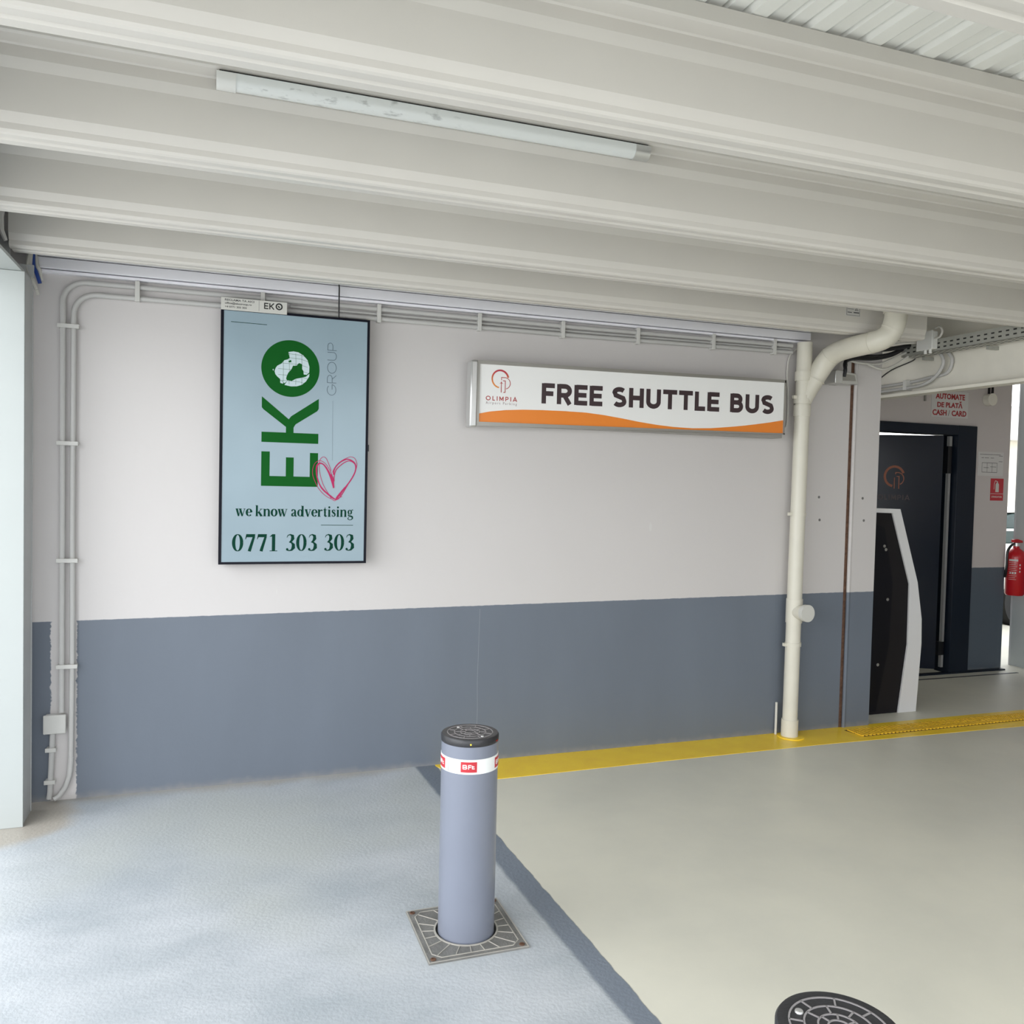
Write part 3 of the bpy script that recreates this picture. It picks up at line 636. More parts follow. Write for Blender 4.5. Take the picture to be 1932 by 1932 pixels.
# GROUP, sideways (reads upwards)
caps('GROUP', 2.040, -0.5945, 0.274, 0.0475, .05, .12, lambda u, v, d: (-v, TY-0.0015-d, u), 'group_lettering', 'ink', scr)
mb = MB(); mb.stroke([(0.5785, 2.0126), (0.5811, 1.700)], 0.0012, SF, 0, 0.0004); mb.build('rule', 'ink', scr)
roman('we know advertising', 0.1008, 1.404, 0.594, 0.0385, SF, 'tagline_lettering', 'dgreen', scr, 0.04)
roman('0771', 0.0865, 1.2242, 0.2245, 0.088, SF, 'phone_lettering', 'dgreen', scr, 0.03)
roman('303', 0.3480, 1.2246, 0.1650, 0.088, SF, 'phone_lettering', 'dgreen', scr, 0.02)
roman('303', 0.5430, 1.2250, 0.1635, 0.088, SF, 'phone_lettering', 'dgreen', scr, 0.02)
mb = MB(); mb.stroke([(0.527, 1.3601), (0.694, 1.3601)], 0.0028, SF, 0, 0.0006).stroke([(0.0685, 2.3815), (0.2422, 2.3800)], 0.0028, SF, 0, 0.0006); build_each(mb, 'underline', 'dgreen', scr)
H1 = [(0.5887, 1.5559), (0.5795, 1.599), (0.5653, 1.6367), (0.541, 1.6723), (0.5205, 1.6846), (0.5054, 1.6781), (0.4989, 1.6573), (0.5029, 1.6145), (0.5171, 1.5717), (0.5447, 1.5378), (0.574, 1.5141), (0.5999, 1.4972), (0.6168, 1.5148), (0.6505, 1.5607), (0.6759, 1.596), (0.6978, 1.6367), (0.7041, 1.6718), (0.6916, 1.6958), (0.6654, 1.7089), (0.643, 1.7048), (0.6141, 1.6865), (0.5923, 1.6565), (0.5877, 1.6252)]
H2 = [(0.5887, 1.5559), (0.5726, 1.6075), (0.5549, 1.6485), (0.5341, 1.6773), (0.5154, 1.6819), (0.5038, 1.6678), (0.5009, 1.6402), (0.5083, 1.5922), (0.5258, 1.5547), (0.5568, 1.5242), (0.6, 1.4954), (0.6255, 1.5115), (0.659, 1.5678), (0.6927, 1.6278), (0.7026, 1.6595), (0.6987, 1.6838), (0.6794, 1.6989), (0.6569, 1.6983), (0.6279, 1.68), (0.6009, 1.6515), (0.5912, 1.6166), (0.5916, 1.5907)]
H3 = [(0.5071, 1.5595), (0.4915, 1.5918), (0.4809, 1.6225), (0.4805, 1.6534), (0.4901, 1.6811), (0.5068, 1.6954), (0.5254, 1.6959), (0.5476, 1.6794), (0.5685, 1.6489), (0.5862, 1.6079)]
H4 = [(0.5071, 1.5578), (0.5313, 1.5289), (0.5571, 1.5086), (0.5811, 1.4969), (0.5966, 1.4884), (0.6084, 1.5008), (0.6341, 1.5116)]
H5 = [(0.5776, 1.5003), (0.5636, 1.5243), (0.5392, 1.5636), (0.5233, 1.6063), (0.5142, 1.6492), (0.5136, 1.6887), (0.5218, 1.7096), (0.5352, 1.7178), (0.5489, 1.7087), (0.5612, 1.6832), (0.5754, 1.6456)]
H6 = [(0.5823, 1.6372), (0.5939, 1.6634), (0.6225, 1.6955), (0.6515, 1.7137), (0.6773, 1.7224), (0.6982, 1.7135), (0.7091, 1.6859), (0.7061, 1.6596)]
mb = MB()
for i, (H_, w_) in enumerate(((H1, .0062), (H2, .0045), (H3, .0026), (H4, .0026), (H5, .0026), (H6, .0026))):
    p = smooth_path([(a, b, 0) for a, b in H_], 4); mb.stroke([(q[0], q[1]) for q in p], w_, SF, 0, 0.0016+i*0.0001)
mb.stroke([(0.5899, 1.5559), (0.582, 1.60), (0.5735, 1.628)], [.007, .016, .004], SF, 0, 0.0024)
mb.stroke([(0.602, 1.503), (0.620, 1.520), (0.648, 1.562)], [.004, .013, .003], SF, 0, 0.0024)
mb.build('heart_drawing', 'pink', scr)
tag(MB().tube([(0.604, -0.075, 2.447), (0.603, -0.078, 2.52), (0.603, -0.078, 2.605), (0.603, -0.055, 2.64)], 0.0035, 8).build('power_cable', 'cableb', org=(0.604, -0.075, 2.447)), 'thin black cable dropping from the cornice to the display top', 'cable')
# small plate over the display
c = thing('name_plate', (0.18, -0.09, 2.437), 'small off-white contact plate sitting on the top left of the display', 'plate')
pl = MB().box((0.020, -0.095, 2.437), (0.339, -0.088, 2.498)).build('panel', 'plate', c, bevel=0.001)
caps('EK', 0.2258, 2.4565, 0.050, 0.031, .16, .12, plane_y(-0.095), 'logo_letters', 'txtblack', c)
mb = MB(); mb.stroke(arc(0.2995, 2.4735, 0.0142, 0.0142, 0, 350, 24)+[(0.3137, 2.4735)], 0.0065, plane_y(-0.095), 0, 0.0008); mb.prism([(0.292, 2.475), (0.298, 2.479), (0.301, 2.473), (0.306, 2.470), (0.300, 2.466), (0.296, 2.470)], plane_y(-0.095), 0, 0.0008)
mb.build('logo_ring', 'txtblack', c); MB().box((0.201, -0.0955, 2.444), (0.2022, -0.095, 2.494)).build('divider', 'txtgrey', c)
text_mesh('RECLAMA TA AICI', 0.038, 2.481, 0.140, 0.0105, -0.095, 'lettering', 'txtgrey', c, 0.02)
text_mesh('office@ekogroup.ro', 0.038, 2.4625, 0.128, 0.013, -0.095, 'lettering', 'txtgrey', c, 0.02)
text_mesh('+4 0771 303 303', 0.038, 2.4475, 0.104, 0.0095, -0.095, 'lettering', 'txtgrey', c, 0.02)

# ================================================================ SHUTTLE SIGN
SY = -0.12
c = thing('light_box_sign', (2.355, -0.06, 1.93), 'long white and orange light box reading FREE SHUTTLE BUS on the wall', 'sign')
sx0, sx1, sz0, sz1 = 1.332, 3.392, 1.918, 2.288
mb = MB().box((sx0+.012, -0.11, sz0+.01), (sx1-.012, 0.0, sz1-.01)); mb.build('housing', 'alu', c)
sk = 0.0098   # the box hangs a touch higher at its right end
def zt(x_, base): return base+(x_-1.364)*sk
mb = MB()
def quad(p, d0=0.0, d1=0.010): mb.prism(p, plane_y(-0.112), d0, d1)
quad([(sx0, zt(sx0, 1.916)), (sx1, zt(sx1, 1.930)), (sx1, zt(sx1, 1.938)), (sx0, zt(sx0, 1.9378))]); quad([(sx0, zt(sx0, 2.2560)), (sx1, zt(sx1, 2.2560)), (sx1, zt(sx1, 2.274)), (sx0, zt(sx0, 2.276))])
quad([(sx1-.012, zt(sx1, 1.93)), (sx1, zt(sx1, 1.93)), (sx1, zt(sx1, 2.27)), (sx1-.012, zt(sx1, 2.27))])
mb.build('frame', 'alu', c)
MB().prism([(1.312, 1.906), (1.356, 1.908), (1.358, 2.274), (1.314, 2.272)], plane_y(-0.05), 0, 0.082).build('end_cap', 'alul', c, bevel=0.010)
MB().prism([(1.352, 1.920), (1.368, 1.922), (1.368, 2.270), (1.354, 2.270)], plane_y(-0.112), 0, 0.012).build('inner_frame', 'alu', c)
fc = MB().prism([(1.362, 1.936), (3.382, 1.956), (3.382, 2.2762), (1.362, 2.2560)], plane_y(-0.112), 0, 0.004).build('face', 'signface', c)
FF = plane_y(-0.116)
wv = [(1.364, 1.9819), (1.43, 1.997), (1.524, 2.0097), (1.63, 2.0175), (1.7374, 2.0206), (1.87, 2.0222), (2.0139, 2.0203), (2.13, 2.0115), (2.2436, 1.9985), (2.36, 1.983), (2.481, 1.9705), (2.60, 1.963), (2.7257, 1.961), (2.85, 1.967), (2.9774, 1.9798), (3.08, 1.992), (3.1713, 2.005), (3.28, 2.022), (3.379, 2.040)]
mb = MB()
for i in range(len(wv)-1):
    (a, b), (a2, b2) = wv[i], wv[i+1]; mb.prism([(a, zt(a, 1.938)), (a2, zt(a2, 1.938)), (a2, b2), (a, b)], FF, 0, 0.0007)
mb.build('orange_wave', 'orange', fc)
for wd, x0, x1 in (('FREE', 1.737, 2.118), ('SHUTTLE', 2.180, 2.908), ('BUS', 2.984, 3.308)):
    z0 = 2.0585+(x0-1.737)*0.0110; kk = .0110
    caps(wd, x0, z0, x1-x0, 0.1145, .212, .092, lambda u, v, d, x0=x0: (u, -0.116-d, v+(u-x0)*0.0110), 'lettering', 'brown', fc)
lgm = bpy.data.materials.new('logo_gradient'); lgm.use_nodes = True; M['logograd'] = lgm
g = G(lgm); f_ = g.step(g.z(), 0.255, 0.045); g.set(g.b.inputs['Base Color'], g.mix(f_, lin((226, 140, 60)), lin((184, 44, 62)))); g.b.inputs['Roughness'].default_value = 0.4
mb = MB(); mb.stroke(arc(1.4896, 2.1800, 0.0475, 0.0480, 12, 262, 30), [.0075+.003*(1-i/30) for i in range(31)], FF, 0, 0.0007); mb.build('logo_ring', 'logograd', fc)
mb = MB(); mb.stroke([(1.4966, 2.1740), (1.4966, 2.1892), (1.5178, 2.1892)]+arc(1.5178, 2.158, 0.031, 0.0312, 80, -78, 14), .0038, FF, 0, 0.0008)
mb.stroke([(1.5055, 2.1715), (1.5190, 2.1715), (1.5190, 2.1080), (1.509, 2.1068)], .0042, FF, 0, 0.0009); mb.stroke([(1.4960, 2.106), (1.4960, 2.164)], .0042, FF, 0, 0.0008); mb.prism([(1.4960, 2.168), (1.4995, 2.160), (1.5085, 2.153), (1.4985, 2.157), (1.4935, 2.157), (1.4835, 2.153), (1.4925, 2.160)], FF, 0, 0.0010)
mb.build('logo_mark', 'logored', fc)
caps('OLIMPIA', 1.407, 2.0590, 0.184, 0.0245, .17, .36, FF, 'lettering', 'logored', fc)
text_mesh('A i r p o r t   P a r k i n g', 1.408, 2.0345, 0.182, 0.0185, -0.116, 'lettering', 'logogrey', fc)

# ================================================================ DRAIN PIPE
c = thing('drain_pipe', (3.54, -0.09, 0), 'cream plastic drain pipe running from the ceiling down the wall to the yellow line', 'pipe')
DX, DY = 3.54, -0.085
MB().tube([(DX-0.006, DY, 0.02), (DX, DY, 1.2), (DX+0.012, DY, 2.545)], 0.047, 28).build('riser', 'pvc', c, smooth=True)
big = smooth_path([(3.770, -0.62, 2.86), (3.772, -0.62, 2.72), (3.768, -0.615, 2.62), (3.75, -0.60, 2.545), (3.715, -0.57, 2.505), (3.685, -0.50, 2.490), (3.67, -0.38, 2.484), (3.665, -0.27, 2.474), (3.660, -0.20, 2.452), (3.645, -0.15, 2.400), (3.618, -0.12, 2.325), (3.585, -0.10, 2.245), (3.552, -0.088, 2.165)], 5)
MB().tube(big, [.064]*(len(big)-14)+[.064-.0013*i for i in range(14)], 28).build('offset_bend', 'pvc', c, smooth=True)
mb = MB()
for i in (14, 24, 40, 51):
    p = Vector(big[i]); q = Vector(big[i+1]); d_ = (q-p).normalized(); mb.tube([p-d_*.003, p+d_*.003], 0.0665, 28)
build_each(mb, 'joint_ring', 'pvc', c, smooth=True)
mb = MB().tube([(3.770, -0.62, 2.655), (3.770, -0.62, 2.70)], 0.074, 28); mb.build('collar', 'pvc', c, smooth=True)
for z0, z1, r_ in ((2.075, 2.145, .0535), (2.155, 2.185, .055), (2.30, 2.36, .053), (0.0, 0.115, .0535), (0.745, 0.90, .052)):
    build_each(MB().tube([(DX+(z0-1)*.006, DY, z0), (DX+(z1-1)*.006, DY, z1)], r_, 28), 'socket', 'pvc', c, smooth=True)
for z_ in (2.195, 1.447, 0.604):
    xx = DX+(z_-1)*.006
    b_ = MB().tube([(xx, DY, z_-.011), (xx, DY, z_+.011)], 0.0515, 28); b_ = b_.build('pipe_bracket', 'pvc', c, smooth=True)
    build_each(MB().box((xx-.072, DY-.008, z_-.010), (xx-.048, DY+.012, z_+.010)).box((xx+.048, DY-.008, z_-.010), (xx+.060, DY+.012, z_+.010)), 'bracket_lug', 'pvc', b_)
MB().tube([(DX, DY, 0.815), (DX+0.012, DY-0.095, 0.820)], 0.047, 28).build('cleanout_branch', 'pvc', c, smooth=True)
MB().tube([(DX+0.0115, DY-0.088, 0.8195), (DX+0.0145, DY-0.118, 0.8205)], 0.0545, 28).build('cleanout_cap', 'pvcap', c, smooth=True)
MB().tube([(DX-.002, DY-.01, 0.0), (DX-.002, DY-.01, 0.008)], 0.085, 24).build('floor_collar', 'yellow', c, smooth=True)
tag(MB().tube([(3.476, -0.02, 0.0), (3.478, -0.018, 0.08), (3.482, -0.012, 0.21)], 0.008, 8).build('cable', 'cablew', org=(3.476, -0.02, 0), smooth=True), 'short pale cable stub rising beside the foot of the drain pipe', 'cable')
p = smooth_path([(3.60, -0.012, 2.535), (3.565, -0.012, 2.525), (3.496, -0.012, 2.47), (3.478, -0.012, 2.36), (3.490, -0.012, 2.24), (3.493, -0.012, 2.12), (3.490, -0.012, 2.03), (3.47, -0.012, 2.0), (3.40, -0.012, 1.992), (3.37, -0.012, 1.992)], 5)
tag(MB().tube(p, 0.006, 8).build('cable', 'cablew', org=p[0], smooth=True), 'thin grey cable looping down from the conduits to the shuttle sign', 'cable')

# ================================================================ FLOODLIGHT, CABLES, TRAY, BOX
c = thing('floodlight', (3.85, 0, 2.34), 'small grey floodlight on the wall right of the drain pipe', 'lamp')
MB().box((3.775, -0.115, 2.30), (3.835, -0.01, 2.385)).build('driver_box', 'alul', c, bevel=0.004)
MB().prism([(3.835, 2.385), (3.962, 2.375), (3.985, 2.305), (3.835, 2.300)], plane_y(-0.02), 0, 0.07).build('head', 'alul', c, bevel=0.004)
MB().prism([(3.855, 2.368), (3.948, 2.362), (3.960, 2.325), (3.855, 2.322)], plane_y(-0.09), 0, 0.002).build('lens', 'alu', c)
MB().box((3.82, -0.02, 2.30), (3.87, 0.0, 2.36)).build('bracket', 'galv', c)
def cable(pts, r, m_, label, n=5):
    p = smooth_path(pts, n); return tag(MB().tube(p, r, 8).build('cable', m_, org=p[0], smooth=True), label, 'cable')
cable([(3.848, -0.11, 2.345), (3.848, -0.12, 2.39), (3.858, -0.10, 2.43), (3.90, -0.08, 2.475), (3.98, -0.07, 2.495), (4.15, -0.06, 2.505), (4.30, -0.05, 2.54), (4.42, -0.06, 2.60)], 0.011, 'cableb', 'thick black cable rising from the front of the floodlight')
cable([(3.872, -0.085, 2.385), (3.876, -0.09, 2.42), (3.90, -0.07, 2.455), (3.99, -0.055, 2.478), (4.15, -0.045, 2.49), (4.30, -0.04, 2.525), (4.43, -0.03, 2.59)], 0.010, 'cableb', 'second black cable rising from the floodlight, behind the thick one')
cable([(3.90, -0.05, 2.52), (4.05, -0.06, 2.54), (4.25, -0.06, 2.56), (4.44, -0.10, 2.60)], 0.014, 'cableb', 'black cable bundle tied under the drain pipe bend')
cable([(3.93, -0.03, 2.47), (4.05, -0.04, 2.455), (4.20, -0.04, 2.462), (4.36, -0.05, 2.53), (4.42, -0.06, 2.555)], 0.008, 'cablew', 'white cable sagging from the pilaster to the cable tray end')
cable([(4.10, -0.04, 2.452), (4.20, -0.05, 2.425), (4.30, -0.05, 2.45), (4.40, -0.08, 2.52)], 0.008, 'cablew', 'lowest white cable sagging under the cable tray end')
for i, (dz, m_) in enumerate(((0.0, 'cablew'), (0.024, 'cableb'))):
    cable([(3.92, -0.06-.02*i, 2.555+dz), (4.15, -0.10-.02*i, 2.575+dz), (4.42, -0.20, 2.60+dz)], 0.007, m_, ['pale cable crossing behind the drain pipe to the tray', 'dark cable crossing behind the drain pipe to the tray', 'uppermost pale cable crossing behind the drain pipe to the tray'][i])
c = thing('cable_tray', (4.44, -0.9, 2.51), 'perforated galvanised cable tray slung along the passage beam at the right', 'tray')
mb = MB(); L0, L1 = -0.02, -4.2
mb.box((4.40, L1, 2.520), (4.402, L0, 2.600)).box((4.40, L1, 2.520), (4.50, L0, 2.522)).box((4.498, L1, 2.520), (4.50, L0, 2.600))
y_ = -0.07; k = 0
while y_ > -1.6:
    for z_ in (2.545, 2.572): mb.box((4.3992, y_-.022, z_-.0045), (4.4002, y_, z_+.0045), 1)
    y_ -= 0.05; k += 1
y_ = -0.07
while y_ > -1.6:
    for x_ in (4.42, 4.45, 4.48): mb.box((x_-.004, y_-.022, 2.5192), (x_+.004, y_, 2.5202), 1)
    y_ -= 0.05
mb.build('channel', ['galv', 'hole'], c)
build_each(MB().box((4.50, -0.62, 2.50), (4.585, -0.60, 2.52)).box((4.50, -0.12, 2.50), (4.585, -0.10, 2.52)), 'support_arm', 'galv', c)
c = thing('junction_box', (4.38, -0.27, 2.53), 'white square junction box clipped to the side of the cable tray', 'box')
MB().box((4.352, -0.326, 2.535), (4.399, -0.205, 2.650)).build('body', 'white', c, bevel=0.006)
MB().box((4.345, -0.330, 2.531), (4.356, -0.201, 2.654)).build('lid', 'white', c, bevel=0.004)
MB().tube(smooth_path([(4.37, -0.326, 2.60), (4.37, -0.365, 2.605), (4.37, -0.385, 2.64), (4.37, -0.36, 2.67), (4.38, -0.32, 2.668)]), 0.007, 8).build('lead', 'cablew', c, smooth=True)
mb = MB()
for y_ in (-0.25, -0.29): mb.tube([(4.375, y_, 2.51), (4.375, y_, 2.535)], 0.010, 10)
build_each(mb, 'gland', 'white', c)
# conduit loops on the beam web
def loop(dx, dz, r, lb):
    x_ = 4.568-dx
    p = smooth_path([(x_, 0.95, 2.335+dz), (x_, 0.26, 2.338+dz), (x_, 0.05, 2.342+dz), (x_, -0.10, 2.355+dz), (x_, -0.215-dz, 2.40), (x_, -0.255-dz, 2.47), (x_, -0.225-dz, 2.53), (x_, -0.14-dz, 2.565), (x_, -0.06, 2.58)], 6)
    tag(MB().tube(p, r, 10).build('conduit_pipe', 'conduit', org=p[0], smooth=True), lb, 'pipe')
loop(0.0, 0.030, 0.011, 'upper grey conduit curling up the passage beam behind the white box')
loop(0.03, -0.012, 0.011, 'lower grey conduit curling up the passage beam, outermost of the pair')
tag(MB().box((4.525, 0.06, 2.315), (4.585, 0.085, 2.385)).build('pipe_clip', 'clip', org=(4.57, 0.07, 2.315)), 'pale clip holding the curling conduits on the passage beam', 'clip')
cable([(4.578, 0.50, 2.36), (4.578, 0.38, 2.42), (4.578, 0.25, 2.48), (4.57, 0.05, 2.52), (4.50, -0.04, 2.53)], 0.004, 'cableb', 'thin dark wire sagging across the passage beam below the tray')

# ================================================================ BOLLARDS
BC = (0.863, -1.734)
def ridges(mb, cx, cy_, z, n=0):
    f_ = lambda u, v, d: (u, v, z+d)
    for r_ in (0.080, 0.056, 0.034, 0.018):
        mb.stroke([(cx+r_*math.cos(2*PI*i/48), cy_+r_*math.sin(2*PI*i/48)) for i in range(48)], 0.0030, f_, 0, 0.0016, closed=True)
    for r0, r1, q, off in ((0.056, 0.080, 8, .25), (0.034, 0.056, 8, .6), (0.018, 0.034, 7, .1)):
        for i in range(q):
            a = 2*PI*(i+off)/q; mb.stroke([(cx+r0*math.cos(a), cy_+r0*math.sin(a)), (cx+r1*math.cos(a), cy_+r1*math.sin(a))], 0.0030, f_, 0, 0.0016)
c = thing('bollard', (BC[0], BC[1], 0), 'slate grey bollard with a white band standing raised from a square floor plate', 'bollard')
MB().lathe((BC[0], BC[1], -0.0), [(0.1005, 0.001), (0.1005, 0.692)], 64).build('post', 'boll', c, smooth=True)
cp_ = MB().lathe((BC[0], BC[1], 0), [(0.1015, 0.692), (0.1025, 0.696), (0.1025, 0.712), (0.099, 0.717), (0.094, 0.718), (0.086, 0.7170)], 64).build('cap', 'bolcap', c, smooth=True)
mb = MB(); ridges(mb, BC[0], BC[1], 0.7168); mb.build('cap_ridge', 'ridge', cp_)
mb = MB()
for a in (1.95, 5.1): mb.lathe((BC[0]+.068*math.cos(a), BC[1]+.068*math.sin(a), 0.717), [(0.006, 0), (0.005, 0.002)], 12)
build_each(mb, 'cap_screw', 'alul', cp_)
def around(a_deg): a = math.radians(a_deg); return a
face = math.degrees(math.atan2(CAM[1]-BC[1], CAM[0]-BC[0]))   # direction from post to viewer
band = MB().lathe((BC[0], BC[1], 0), [(0.1008, 0.598), (0.1018, 0.5985), (0.1018, 0.6485), (0.1008, 0.649)], 64).build('reflective_band', 'tape', c, smooth=True)
def wrap(mb, a0, pts, r0, r1):
    """polygon (arc length, z) wrapped round the post at angle a0"""
    f_ = lambda u, v, d: (BC[0]+(r0+d)*math.cos(a0+u/0.102), BC[1]+(r0+d)*math.sin(a0+u/0.102), v)
    mb.prism(pts, f_, 0, r1-r0)
def patch(a_deg):
    a0 = math.radians(a_deg); mb = MB(); n = 8; w = 0.057
    for i in range(n): wrap(mb, a0, [(-w/2+w*i/n, 0.6055), (-w/2+w*(i+1)/n, 0.6055), (-w/2+w*(i+1)/n, 0.6415), (-w/2+w*i/n, 0.6415)], 0.1018, 0.1023)
    e = mb.build('brand_patch', 'red', band)
    mb = MB(); z0 = 0.6175; h_ = 0.0130; k_ = 1.75
    f_ = lambda u, v, d: (BC[0]+(0.1024+d)*math.cos(a0+u/0.102), BC[1]+(0.1024+d)*math.sin(a0+u/0.102), v)
    def st_(pts):
        P_ = []
        for (xa, ya), (xb, yb) in zip(pts[:-1], pts[1:]):
            m_ = max(1, int(abs(xb-xa)*k_/0.003)); P_ += [(xa+(xb-xa)*q/m_, ya+(yb-ya)*q/m_) for q in range(m_)]
        P_.append(pts[-1]); mb.stroke([(x_*k_, z0+y2*h_) for x_, y2 in P_], 0.0031, f_, 0, 0.0004)
    st_([(-.0115, 0), (-.0115, 1), (-.0055, 1), (-.0045, .75), (-.0060, .5), (-.0115, .5)]); st_([(-.006, .5), (-.0040, .3), (-.0055, 0.05), (-.0115, 0.05)])
    st_([(-.0005, -.05), (-.0005, 1), (.0050, 1)]); st_([(-.0005, .5), (.0040, .5)])
    st_([(.0070, .95), (.0070, .12), (.0115, .1)]); st_([(.0055, .62), (.0110, .62)])
    mb.build('lettering', 'tape', e)
mb = MB(); wrap(mb, math.radians(face-46), [(-.0006, 0.600), (.0006, 0.600), (.0006, 0.646), (-.0006, 0.646)], 0.1018, 0.1022); mb.build('band_seam', 'txtgrey', band)
for a_ in (face-1, face-72, face+76, face+180): patch(a_)
aa = math.radians(face+2)
MB().tube([(BC[0]+.1015*math.cos(aa), BC[1]+.1015*math.sin(aa), 0.7025), (BC[0]+.1045*math.cos(aa), BC[1]+.1045*math.sin(aa), 0.7025)], 0.0026, 10).build('warning_led', 'led', cp_)
for da in (64, 70):
    aa = math.radians(face+da); MB().tube([(BC[0]+.1015*math.cos(aa), BC[1]+.1015*math.sin(aa), 0.700), (BC[0]+.1045*math.cos(aa), BC[1]+.1045*math.sin(aa), 0.700)], 0.0026, 10).build('warning_led', 'ledred', cp_)
# floor plate
c2 = thing('floor_plate', (BC[0], BC[1], 0), 'square cast metal floor plate with ribs around the raised bollard', 'plate')
hs = 0.178; pc_ = (0.862, -1.731); n = 64; mb = MB()
outer = []; inner = []
for i in range(n):
    a = 2*PI*i/n; ca, sa = math.cos(a), math.sin(a); k = hs/max(abs(ca), abs(sa)); outer.append((pc_[0]+k*ca, pc_[1]+k*sa)); inner.append((BC[0]+0.1085*ca, BC[1]+0.1085*sa))
for i in range(n):
    j = (i+1) % n; mb.prism([outer[i], outer[j], inner[j], inner[i]], lambda u, v, d: (u, v, d), 0.0, 0.006)
plo = mb.build('plate', 'castiron', c2)
mb = MB(); f_ = lambda u, v, d: (u, v, 0.006+d)
mb.stroke([(BC[0]+.112*math.cos(2*PI*i/64), BC[1]+.112*math.sin(2*PI*i/64)) for i in range(64)], 0.006, f_, 0, 0.0025, closed=True)
q = 0.155; ch_ = 0.030
mb.stroke([(pc_[0]+a*q, pc_[1]+b*q) for a, b in ((-1, -1+ch_*6), (-1, 1-ch_*6), (-1+ch_*6, 1), (1-ch_*6, 1), (1, 1-ch_*6), (1, -1+ch_*6), (1-ch_*6, -1), (-1+ch_*6, -1))], 0.003, f_, 0, 0.002, closed=True)
for i in range(20):
    a = 2*PI*(i+.5)/20; ca, sa = math.cos(a), math.sin(a); k = q/max(abs(ca), abs(sa)); k = min(k, q*1.30)
    mb.stroke([(BC[0]+.114*ca, BC[1]+.114*sa), (pc_[0]+k*ca, pc_[1]+k*sa)], 0.0026, f_, 0, 0.002)
mb.stroke([(pc_[0]+a*hs*.985, pc_[1]+b*hs*.985) for a, b in ((-1, -1), (-1, 1), (1, 1), (1, -1))], 0.004, f_, 0, 0.001, closed=True)
mb.build('plate_rib', 'castedge', c2)
mb = MB()
for a in (-1, 1):
    for b in (-1, 1): mb.lathe((pc_[0]+a*.158, pc_[1]+b*.158, 0.006), [(0.010, 0), (0.010, 0.002), (0.006, 0.003), (0.006, 0.001)], 14)
build_each(mb, 'corner_screw', 'rust', c2)
mb = MB()
for i in range(n):
    j = (i+1) % n; a, b = 2*PI*i/n, 2*PI*j/n
    mb.prism([(BC[0]+.1085*math.cos(a), BC[1]+.1085*math.sin(a)), (BC[0]+.1085*math.cos(b), BC[1]+.1085*math.sin(b)), (BC[0]+.1006*math.cos(b), BC[1]+.1006*math.sin(b)), (BC[0]+.1006*math.cos(a), BC[1]+.1006*math.sin(a))], lambda u, v, d: (u, v, d), 0.0, 0.0012)
mb.build('gap_ring', 'hole', c2)

# second bollard, nearer, only its top in view
B2 = (0.980, -3.467)
c = thing('bollard', (B2[0], B2[1], 0), 'grey bollard cut off by the bottom edge, only its black ribbed cap showing', 'bollard')
MB().lathe((B2[0], B2[1], 0), [(0.1005, 0.0), (0.1005, 0.692)], 64).build('post', 'boll', c, smooth=True)
cp_ = MB().lathe((B2[0], B2[1], 0), [(0.1015, 0.692), (0.1025, 0.696), (0.1025, 0.712), (0.099, 0.717), (0.094, 0.718), (0.086, 0.7170)], 64).build('cap', 'bolcap', c, smooth=True)
mb = MB(); ridges(mb, B2[0], B2[1], 0.7168); mb.build('cap_ridge', 'ridge', cp_)
mb = MB(); mb.lathe((B2[0]-.038, B2[1]+.055, 0.717), [(0.0075, 0), (0.0065, 0.003), (0.003, 0.0035)], 14); build_each(mb, 'cap_screw', 'alul', cp_)

# ================================================================ DRAIN GRATE, KIOSK
M['gratedark'] = mat('rusty_slot', (92, 66, 38), 0.8)
c = thing('drain_grate', (5.5, -0.15, 0), 'yellow painted slotted drain channel set in the yellow line at the right', 'grate')
def gp(u, v, d): return (3.985+u, -0.135-0.0+u*0.02+v, d)
mb = MB(); mb.prism([(0.0, 0.075), (3.4, 0.075), (3.4, -0.075), (0.03, -0.075)], lambda u, v, d: (3.985+u, -0.150+u*0.006+v, d), 0.002, 0.004); mb.build('frame', 'gratedark', c)
mb = MB(); x_ = 0.015
M['gratey'] = mat('worn_yellow_grate', (232, 186, 48), 0.5, noise=0.15, nscale=30)
while x_ < 3.37:
    for v0 in (0.004, -0.068):
        mb.prism([(x_, v0), (x_+0.017, v0-.004), (x_+0.017, v0+0.058), (x_, v0+0.062)], lambda u, v, d: (3.985+u, -0.150+u*0.006+v, d), 0.004, 0.012)
    x_ += 0.032
mb.build('bar', 'gratey', c)

kp = [(4.30, 0.0), (4.865, 0.0), (4.893, 0.50), (4.886, 0.68), (4.835, 0.95), (4.775, 1.12), (4.650, 1.482), (4.30, 1.487)]
ki = [(4.30, 0.012), (4.700, 0.005), (4.765, 0.50), (4.760, 0.94), (4.580, 1.452), (4.30, 1.458)]
c = thing('payment_kiosk', (4.6, 0.45, 0), 'white edged payment kiosk with black side panel standing behind the end of the wall', 'kiosk')
PK = lambda u, v, d: (u, 0.19+d, v)
mb = MB()
out = [(4.30, 0.0), (4.865, 0.0), (4.893, 0.50), (4.886, 0.68), (4.835, 0.95), (4.650, 1.482), (4.30, 1.487)]
inn = [(4.30, 0.0), (4.700, 0.0), (4.765, 0.50), (4.763, 0.70), (4.760, 0.94), (4.580, 1.452), (4.30, 1.458)]
for i in range(1, 6): mb.prism([out[i], out[i+1], inn[i+1], inn[i]], PK, 0, 0.55)
mb.build('shell', 'kioskw', c)
MB().prism(inn, PK, 0.012, 0.54).build('side_panel', 'kiosk2', c)
MB().prism([(4.30, 0.02), (4.50, 0.02), (4.600, 0.50), (4.612, 0.95), (4.52, 1.35), (4.30, 1.40)], PK, 0.008, 0.012).build('inner_panel', 'kiosk', c)
mb = MB()
